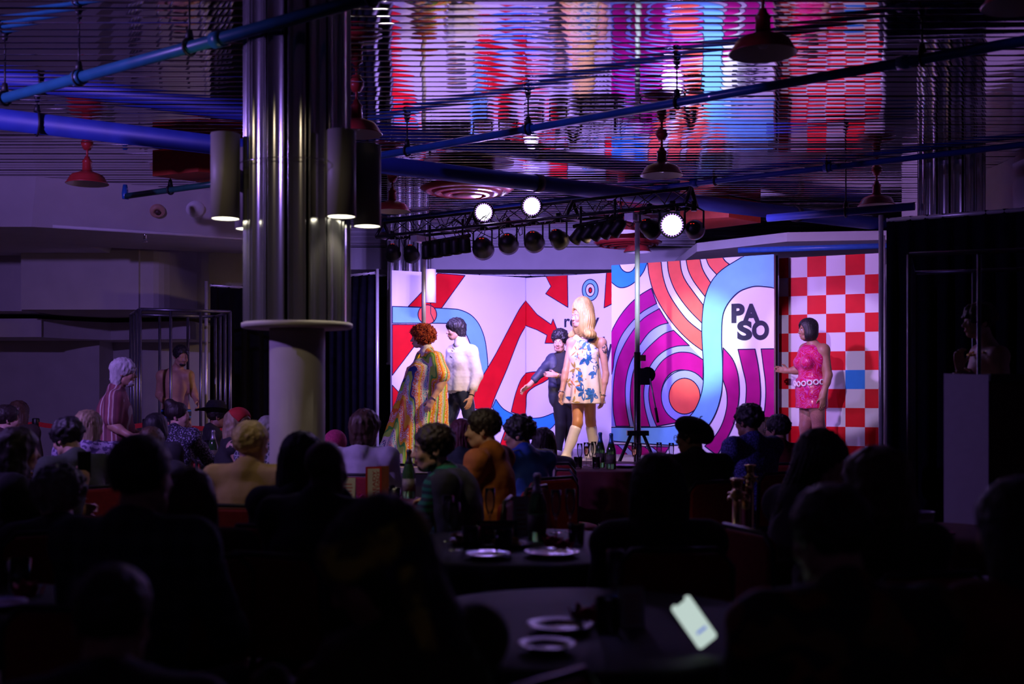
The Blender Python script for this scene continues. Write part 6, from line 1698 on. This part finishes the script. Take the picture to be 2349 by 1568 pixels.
M_menu = mat('menu_card_white', (.70, .68, .66), .6, noise=.03); M_menured = mat('menu_card_red', (.55, .03, .03), .6, noise=.05); M_menuor = mat('menu_card_orange', (.60, .26, .04), .6, noise=.1)
def letter(s, w, hgt, m, parent, loc, rot, name='lettering'):
    cu = bpy.data.curves.new('lettering', 'FONT'); cu.body = s; cu.offset = 0.01
    tmp = bpy.data.objects.new('tmp', cu); COL.objects.link(tmp)
    me = bpy.data.meshes.new_from_object(tmp.evaluated_get(bpy.context.evaluated_depsgraph_get()))
    bpy.data.objects.remove(tmp); bpy.data.curves.remove(cu)
    xs = [v.co.x for v in me.vertices]; ys = [v.co.y for v in me.vertices]
    for v in me.vertices: v.co = ((v.co.x - min(xs)) / (max(xs) - min(xs)) * w - w / 2, (v.co.y - min(ys)) / (max(ys) - min(ys)) * hgt - hgt / 2, 0)
    me.materials.clear(); me.materials.append(m)
    return mobj(name, me, parent, loc, rot)
# table 4: triangular menu tower and two folded cards
x, y = xm(866, 7.05), 7.05
mt = thing('menu_tower', (x, y, TZ), 'three-sided menu tower with red border reading READY STEADY', 'menu', None, .35)
h_ = .235
MB().bbox((-.075, -.001, 0), (.025, .001, h_)).build('front_leaf', M_menured, mt)
MB().bbox((-.062, -.003, .012), (.012, -.0012, h_ - .012)).build('paper_panel', M_menu, mt)
MB().add([(.025, 0, 0), (.085, .05, 0), (.085, .05, h_), (.025, 0, h_), (.023, .002, 0), (.083, .052, 0), (.083, .052, h_), (.023, .002, h_)], [(0, 1, 2, 3), (4, 7, 6, 5), (3, 2, 6, 7), (0, 3, 7, 4), (1, 5, 6, 2)]).build('side_leaf', M_menuor, mt)
MB().add([(-.075, 0, 0), (.085, .05, 0), (.085, .05, h_), (-.075, 0, h_)], [(0, 3, 2, 1)]).build('back_leaf', M_menured, mt)
letter('READY', .15, .020, mat('print_red', (.55, .03, .04), .6, noise=.05), mt, (-.022, -.0040, .135), (PI / 2, -PI / 2, 0))
letter('STEADY', .15, .018, MATS['print_red'], mt, (.001, -.0040, .135), (PI / 2, -PI / 2, 0))
letter('THURSDAY NIGHT', .15, .010, M_ptext, mt, (-.047, -.0040, .135), (PI / 2, -PI / 2, 0)) if False else None
def folded(px, Y, hgt, wid, label, m, rot=0.0, red=False):
    t = thing('table_card', (xm(px, Y), Y, TZ), label, 'card', 'folded table cards', rot)
    MB().add([(-wid / 2, -.03, 0), (wid / 2, -.03, 0), (wid / 2, 0, hgt), (-wid / 2, 0, hgt)], [(0, 1, 2, 3)]).build('front_leaf', m, t)
    MB().add([(-wid / 2, .03, 0), (wid / 2, .03, 0), (wid / 2, 0, hgt), (-wid / 2, 0, hgt)], [(0, 3, 2, 1)]).build('back_leaf', m, t)
    ln = MB()
    for k in range(6):
        q = .15 + .12 * k
        ln.add([(-wid * .32, -.03 + .03 * q - .0012, hgt * q), (wid * (.32 - .06 * (k % 2)), -.03 + .03 * q - .0012, hgt * q), (wid * (.32 - .06 * (k % 2)), -.03 + .03 * (q + .03) - .0012, hgt * (q + .03)), (-wid * .32, -.03 + .03 * (q + .03) - .0012, hgt * (q + .03))], [(0, 1, 2, 3)])
    o = ln.build('printed_lines', MATS['print_red'], t); o['kind'] = 'stuff'
    return t
folded(800, 7.0, .17, .085, 'pale folded card with red lines beside the menu tower', M_menu, -.1)
folded(1195, 5.6, .19, .075, 'pale folded card beside the tall champagne bottle', M_menu, .15)
sg = thing('reserved_sign', (xm(1140, 5.25), 5.25, TZ), 'dark framed sign reading READY lying back on the plate table', 'sign')
MB().box((0, 0, .055), (.19, .012, .11), rx(-.35)).build('board', mat('dark_green_board', (.012, .03, .02), .5, noise=.1), sg)
fr_ = MB()
for a, b in (((-.075, .02), (.075, .02)), ((.075, .02), (.075, .09)), ((.075, .09), (-.075, .09)), ((-.075, .09), (-.075, .02))):
    f3d = lambda p: rx(-.35) @ Vector((p[0], -.0075, p[1] - .055)) + Vector((0, 0, .055))
    fr_.tube([f3d(a), f3d(b)], .0015, 4)
fr_.build('red_border', MATS['print_red'], sg)
letter('READY', .11, .025, MATS['print_red'], sg, tuple(rx(-.35) @ Vector((0, -.008, 0)) + Vector((0, 0, .055))), (PI / 2 - .35, 0, 0))
# glasses and bottles, table by table
G1 = 'glasses on the plate table'
for px, Y, lb_ in ((1028, 5.35, 'empty champagne flute at the foil plate of orange snacks'), (1042, 5.05, 'empty champagne flute nearest the head scarf on the plate table'), (1124, 5.75, 'empty champagne flute behind the framed sign'),
                   (1275, 5.65, 'empty champagne flute between the tall bottle and another flute'), (1308, 5.7, 'empty champagne flute on the plate table nearest the very long dark hair')):
    flute(xm(px, Y), Y, lb_, G1)
bottle(xm(1232, 5.35), 5.35, 'champagne bottle with silver foil on the plate table', M_silverfoil)
tumbler(xm(1155, 4.95), 4.95, 'clear plastic cup by the snack basket on the plate table', G1)
tumbler(xm(1080, 5.06), 5.06, 'clear plastic cup on the plate table edge near the head scarf', G1)
tumbler(xm(1322, 5.18), 5.18, 'clear plastic cup beside the red flowers on the plate table', G1)
M_plate = mat('foil_plate', (.55, .52, .60), .25, .8, noise=.15, nscale=40, bump=.4, bscale=40)
def plate(px, Y, r, label, m=None, z=TZ):
    MB().lathe([(0, .004), (r * .65, .004), (r * .75, .010), (r, .020), (r, .023), (r * .74, .014), (r * .64, .008), (0, .008)], 32).build('plate', m or M_plate, loc=(xm(px, Y), Y, z), label=label, cat='plate', group='plates on the tables')
plate(1120, 4.82, .10, 'shiny foil plate on the front edge of the plate table')
plate(1265, 4.88, .12, 'larger shiny foil plate in front of the red flowers')
plate(1072, 5.26, .09, 'shiny foil plate under the orange snacks')
plate(1175, 5.15, .10, 'shiny foil plate heaped with pale crisps')
M_chip = mat('fried_snack', (.55, .32, .08), .6, noise=.2, nscale=30); M_salmon = mat('orange_snack', (.60, .22, .06), .6, noise=.2, nscale=30)
rc = random.Random(11)
cm_ = MB().lathe([(0, -.006), (.018, -.004), (.024, .002), (.020, .006), (0, .004)], 8).mesh('crisp', M_chip)
cm2 = MB().lathe([(0, -.008), (.022, -.005), (.028, .003), (.018, .010), (0, .008)], 8).mesh('snack', M_salmon)
for k in range(16):
    mobj('crisp', cm_, None, (xm(1175, 5.15) + rc.uniform(-.075, .075), 5.15 + rc.uniform(-.055, .055), TZ + .012 + .012 * (k % 3)), (rc.uniform(-.6, .6), rc.uniform(-.6, .6), rc.uniform(0, 3)), label='golden crisp on the foil plate by the framed sign', cat='crisp', group='crisps on the plate')
for k in range(9):
    mobj('snack', cm2, None, (xm(1072, 5.26) + rc.uniform(-.055, .055), 5.25 + rc.uniform(-.05, .05), TZ + .016 + .010 * (k % 3)), (rc.uniform(-.4, .4), rc.uniform(-.4, .4), rc.uniform(0, 3)), label='orange snack on the foil plate near the head scarf', cat='snack', group='orange snacks on the plate')
def posy(px, Y, label, m, z=TZ, r=.045):
    t = thing('paper_flower', (xm(px, Y), Y, z), label, 'flower', 'paper flowers')
    for k in range(9):
        a = k * 2.4; rr = r * (.25 + .7 * k / 9)
        mb = MB(); c = Vector((rr * math.cos(a), rr * math.sin(a), .035 - .02 * k / 9))
        mb.add([c + Vector((0, 0, -.03)), c + Vector((-math.sin(a) * .025, math.cos(a) * .025, .0)), c + Vector((math.cos(a) * .02, math.sin(a) * .02, .022)), c + Vector((math.sin(a) * .025, -math.cos(a) * .025, .0))], [(0, 1, 2, 3)], 0, True)
        mb.build('petal', m, t)
    MB().lathe([(0, 0), (.03, 0), (.035, .02), (.02, .04), (0, .045)], 12).build('heart', m, t)
M_rose = mat('red_paper', (.50, .015, .06), .6, noise=.15, nscale=20); M_mag = mat('magenta_paper', (.45, .02, .14), .6, noise=.15, nscale=20)
posy(1265, 5.2, 'red paper flower beside the tall champagne bottle', M_rose); posy(1290, 5.05, 'dark red paper flower at the plate table edge', M_rose)
posy(835, 7.25, 'magenta paper flower between the menu cards', M_mag, r=.06)
posy(1345, 3.52, 'red paper flower on the table under the lit phone', M_rose, r=.07)
# table before the boots
G2 = 'glasses before the white boots'
for px, Y in ((1330, 10.4), (1345, 10.6), (1356, 10.45), (1362, 10.75), (1455, 10.5), (1466, 10.4), (1512, 10.6), (1540, 10.5)):
    flute(xm(px, Y), Y, 'champagne flute on the burgundy table before the white boots', G2, M_bubbly if px % 2 else None)
for px, Y in ((1326, 10.2), (1368, 10.2), (1388, 10.9)):
    tumbler(xm(px, Y), Y, 'short glass tumbler on the burgundy table before the white boots', G2, M_orange if px == 1326 else None)
bottle(xm(1377, 10.35), 10.35, 'champagne bottle with blue foil on the table before the white boots', M_bluefoil)
bottle(xm(1402, 10.15), 10.15, 'champagne bottle with blue foil close to the tripod stand', M_bluefoil)
plate(1435, 10.35, .13, 'shiny tray on the burgundy table before the tripod stand')
# far left table
G3 = 'glasses by the black hat'
for px, Y, liq in ((427, 10.85, M_orange), (458, 10.80, None), (474, 11.0, None)):
    flute(xm(px, Y), Y, ('champagne flute beside the bottle on the far table' if px == 474 else 'champagne flute by the shiny plate on the far table') if liq is None else 'champagne flute of orange drink on the far table', G3, liq, lvl=.9)
bottle(xm(489, 10.9), 10.9, 'champagne bottle on the far table by the black hat', M_silverfoil)
plate(440, 10.98, .08, 'shiny plate on the far table by the black hat')
# menu card table
G4 = 'glasses on the menu card table'
flute(xm(868, 7.3), 7.3, 'champagne flute behind the menu tower', G4, M_bubbly)
tumbler(xm(893, 7.2), 7.2, 'tall clear glass next to the menu tower', G4, M_bubbly)
tumbler(xm(905, 7.02), 7.02, 'iced clear cup next to the green striped sleeve', G4)
bottle(xm(938, 7.45), 7.45, 'champagne bottle standing before the hem of the rainbow kaftan', mat('dark_foil', (.03, .03, .035), .4, noise=.1))
plate(842, 7.12, .07, 'white plate under the dark tablet', M_white)
# tablet and phones
tb = thing('tablet', JG.base + (JG.wr[0] + JG.wr[1]) / 2 + A(-.10, 0, .03), 'dark tablet held by the bearded guest in green stripes', 'tablet')
MB().box((0, 0, 0), (.17, .24, .009), ry(-.35)).build('case', M_black, tb)
MB().box(ry(-.35) @ Vector((0, 0, .0052)), (.155, .22, .001), ry(-.35)).build('screen', mat('off_screen', (.01, .01, .012), .1, noise=.1), tb)
ph = thing('smartphone', JP.base + JP.wr[0] + nrm(JP.hd[0]) * .10, 'slim phone raised behind the curly grey hair', 'phone')
MB().box((0, 0, 0.03), (.070, .008, .145), rz(.5)).build('case', M_black, ph)
MB().box(rz(.5) @ Vector((0, -.0045, .03)), (.064, .0008, .136), rz(.5)).build('screen', mat('off_screen'), ph)
# lit phone lying over the front table edge: rounded body, glowing screen with a notch and one blue line
PY = 3.1
pc = W(1592, 1426, PY)
lp = thing('smartphone', pc, 'phone with a bright white screen and one blue text line', 'phone')
ex = (W(1628, 1385, PY) - W(1550, 1385, PY)).length
axl = (W(1630, 1475, PY) - W(1560, 1375, PY)).normalized()           # along the phone
nvv = Vector((0, -1, .35)).normalized()
nvv = (nvv - axl * nvv.dot(axl)).normalized(); axw = nvv.cross(axl).normalized()
if axw.x < 0: axw = -axw
def pt(u, v, w): return axl * u + axw * v + nvv * w
hl, hw, cr_ = .073, .035, .012
def rrect(hl, hw, cr_, n=6, notch=False):
    P = []
    for cx, cy, a0 in ((hl - cr_, hw - cr_, 0), (-hl + cr_, hw - cr_, 90), (-hl + cr_, -hw + cr_, 180), (hl - cr_, -hw + cr_, 270)):
        for k in range(n + 1):
            a = math.radians(a0 + 90 * k / n); P.append((cx + cr_ * math.cos(a), cy + cr_ * math.sin(a)))
    if notch:
        i = 2 * (n + 1)
        P = P[:i] + [(-hl, .017), (-hl + .007, .014), (-hl + .007, -.014), (-hl, -.017)] + P[i:]
    return P
o_ = rrect(hl, hw, cr_)
n = len(o_)
MB().add([pt(u, v, 0.0) for u, v in o_] + [pt(u, v, -.008) for u, v in o_], [tuple(range(n)), tuple(range(n, 2 * n))[::-1]] + [(i, n + i, n + (i + 1) % n, (i + 1) % n) for i in range(n)]).build('case', M_black, lp)
i_ = rrect(hl - .003, hw - .003, .010, 6, True)
MB().add([pt(u, v, .0006) for u, v in i_], [tuple(range(len(i_)))]).build('screen', mat('lit_screen', (.1, .1, .1), .3, emit=(.50, .62, .58), es=.95), lp)
MB().add([pt(u, v, .0010) for u, v in ((.026, -.012), (.034, -.012), (.034, .020), (.026, .020))], [(0, 1, 2, 3)]).build('text_line', mat('screen_text', (.05, .05, .1), .3, emit=(.10, .16, .55), es=1.0), lp)
# near table bits
plate(1285, 3.38, .10, 'dark plate near the red flower under the lit phone', mat('dark_plate', (.03, .025, .04), .3, noise=.1)); plate(1255, 3.12, .08, 'dark saucer at the near edge of the phone table', MATS['dark_plate'])
flute(xm(1412, 3.55), 3.55, 'champagne flute beside the red flower under the lit phone', 'glasses on the phone table')
tumbler(xm(1395, 3.35), 3.35, 'clear plastic cup on the phone table', 'glasses on the phone table')
folded(1448, 3.45, .12, .075, 'framed menu card on the phone table', M_menu, .1)
# near left table bits
plate(0, 3.72, .09, 'plate with a red napkin on the table by the curly grey hair'); posy(62, 3.96, 'dark red paper flower on the table by the curly grey hair', M_rose, r=.05)
tumbler(xm(45, 4.12), 4.12, 'clear plastic cup on the table by the curly grey hair', 'glasses on the near left table'); tumbler(xm(-5, 4.05), 4.05, 'tall clear cup on the table by the curly grey hair', 'glasses on the near left table')
# small table at the right
tb_ = thing('plastic_tub', (xm(2113, 5.7), 5.7, TZ), 'clear plastic tub on the small table beside the tall cabinet', 'tub')
MB().lathe([(0, 0), (.050, 0), (.052, .004), (.064, .10), (.068, .10), (.068, .104), (.061, .104), (.048, .008), (0, .008)], 24).build('bowl', mat('cloudy_plastic', (.45, .40, .55), .3, noise=.05), tb_)
MB().box((0, 0, .006), (.10, .08, .006)).build('napkin_stack', M_mag, loc=(xm(2162, 5.62), 5.62, TZ + .002), label='magenta paper napkins on the small table beside the tall cabinet', cat='napkin')

# ------------------------------------------------------------------ stanchions, belt barrier, spare chairs
def stanchion(px, Y, label):
    t = thing('rope_stanchion', (xm(px, Y), Y, 0), label, 'stanchion', 'brass stanchions')
    MB().lathe([(0, 0), (.15, 0), (.15, .015), (.10, .035), (.03, .055), (0, .055)], 28).build('base', M_brass, t)
    MB().tube([(0, 0, .04), (0, 0, .90)], .024, 16).build('post', M_brass, t)
    MB().lathe([(.024, .89), (.036, .90), (.036, .915), (.05, .918), (.05, .926), (.028, .93), (.024, .95), (.034, .985), (.038, 1.0), (0, 1.002)], 24).build('finial', M_brass, t)
    for a in range(4): MB().tube([(.05 * math.cos(a * PI / 2 + q * .2), .05 * math.sin(a * PI / 2 + q * .2), .905 - .02 * abs(q - 3) / 3) for q in range(7)], .005, 6).build('hook', M_brass, t)
stanchion(1691, 6.06, 'brass rope stanchion nearer the long dark hair'); stanchion(1721, 7.15, 'brass rope stanchion beside the blue speckled shirt')
s0, s1 = Vector((xm(1691, 6.06), 6.06, .90)), Vector((xm(1721, 7.15), 7.15, .90))
def rope(a, b, sag, label):
    t = thing('velvet_rope', a, label, 'rope', 'red velvet ropes')
    pts = [(b - a) * (k / 20) + Vector((0, 0, -sag * 4 * (k / 20) * (1 - k / 20))) for k in range(21)]
    MB().tube(pts, .020, 10).build('rope', mat('red_velvet', (.22, .008, .008), .8, noise=.1, sheen=.4), t)
    for q in (0, 20): MB().tube([pts[q], pts[q] + (pts[1] - pts[0] if q == 0 else pts[19] - pts[20]).normalized() * .07], .026, 10).build('end_cap', M_brass, t)
rope(s0 + Vector((.05, .02, 0)), s1 + Vector((-.02, -.05, 0)), .42, 'red velvet rope sagging between the two brass stanchions')
def belt_post(px, Y, label):
    t = thing('belt_post', (xm(px, Y), Y, 0), label, 'post', 'belt barrier posts')
    MB().lathe([(0, 0), (.16, 0), (.16, .02), (.05, .04), (0, .04)], 24).build('base', M_blackmetal, t)
    MB().tube([(0, 0, .03), (0, 0, 1.05)], .03, 14).build('post', M_blackmetal, t)
    MB().lathe([(.03, 1.03), (.038, 1.035), (.038, 1.15), (.03, 1.16), (0, 1.16)], 16).build('belt_head', M_blackmetal, t)
posts = [(-260, 12.4), (82, 12.2), (335, 11.9), (690, 12.3)]
lb = ['black belt post behind the far left table', 'black belt post by the long brown hair and violet wall', 'black belt post beside the striped shirt guest', 'black belt post behind the column']
for (px, Y), l in zip(posts, lb): belt_post(px, Y, l)
M_belt = mat('red_belt_webbing', (.55, .015, .015), .7, noise=.08, nscale=50)
for i in range(3):
    a = Vector((xm(*posts[i]), posts[i][1], 1.10)); b = Vector((xm(*posts[i + 1]), posts[i + 1][1], 1.10))
    mb = MB(); L = []
    for k in range(13):
        p = (b - a) * (k / 12) + Vector((0, 0, -.05 * 4 * (k / 12) * (1 - k / 12))); L.append(p)
    vs = [p + Vector((0, -.001, -.025)) for p in L] + [p + Vector((0, -.001, .025)) for p in L] + [p + Vector((0, .001, -.025)) for p in L] + [p + Vector((0, .001, .025)) for p in L]
    fs = []
    for k in range(12): fs += [(k, k + 1, 13 + k + 1, 13 + k), (26 + k + 1, 26 + k, 39 + k, 39 + k + 1), (13 + k, 14 + k, 40 + k, 39 + k), (k + 1, k, 26 + k, 27 + k)]
    mb.add(vs, fs).build('barrier_belt', M_belt, loc=a, label=['red barrier belt before the long brown hair', 'red barrier belt behind the striped shirt guest', 'red barrier belt before the platform of the shirtless dancer'][i], cat='belt', group='red barrier belts')
c_ = chair(xm(1302, 8.6), 8.6, 2.6, 'empty red banquet chair with a pale scarf before the burgundy table')
MB().add([(-.05, .225, .87), (.06, .225, .88), (.05, .225, .70), (-.02, .222, .62), (-.05, .29, .87), (.06, .29, .88), (.07, .292, .66), (-.04, .292, .60), (-.05, .258, .90), (.06, .258, .91)], [(0, 3, 2, 1), (4, 5, 6, 7), (0, 1, 9, 8), (8, 9, 5, 4)]).build('scarf', mat('pale_scarf_cloth', (.55, .48, .40), .8, noise=.1), loc=(xm(1302, 8.6), 8.6, 0), rot=(0, 0, 2.6), label='pale scarf hung over the empty red banquet chair', cat='scarf')
chair(xm(2165, 4.4), 4.4, .3, 'empty banquet chair with black frame beside the tall cabinet')
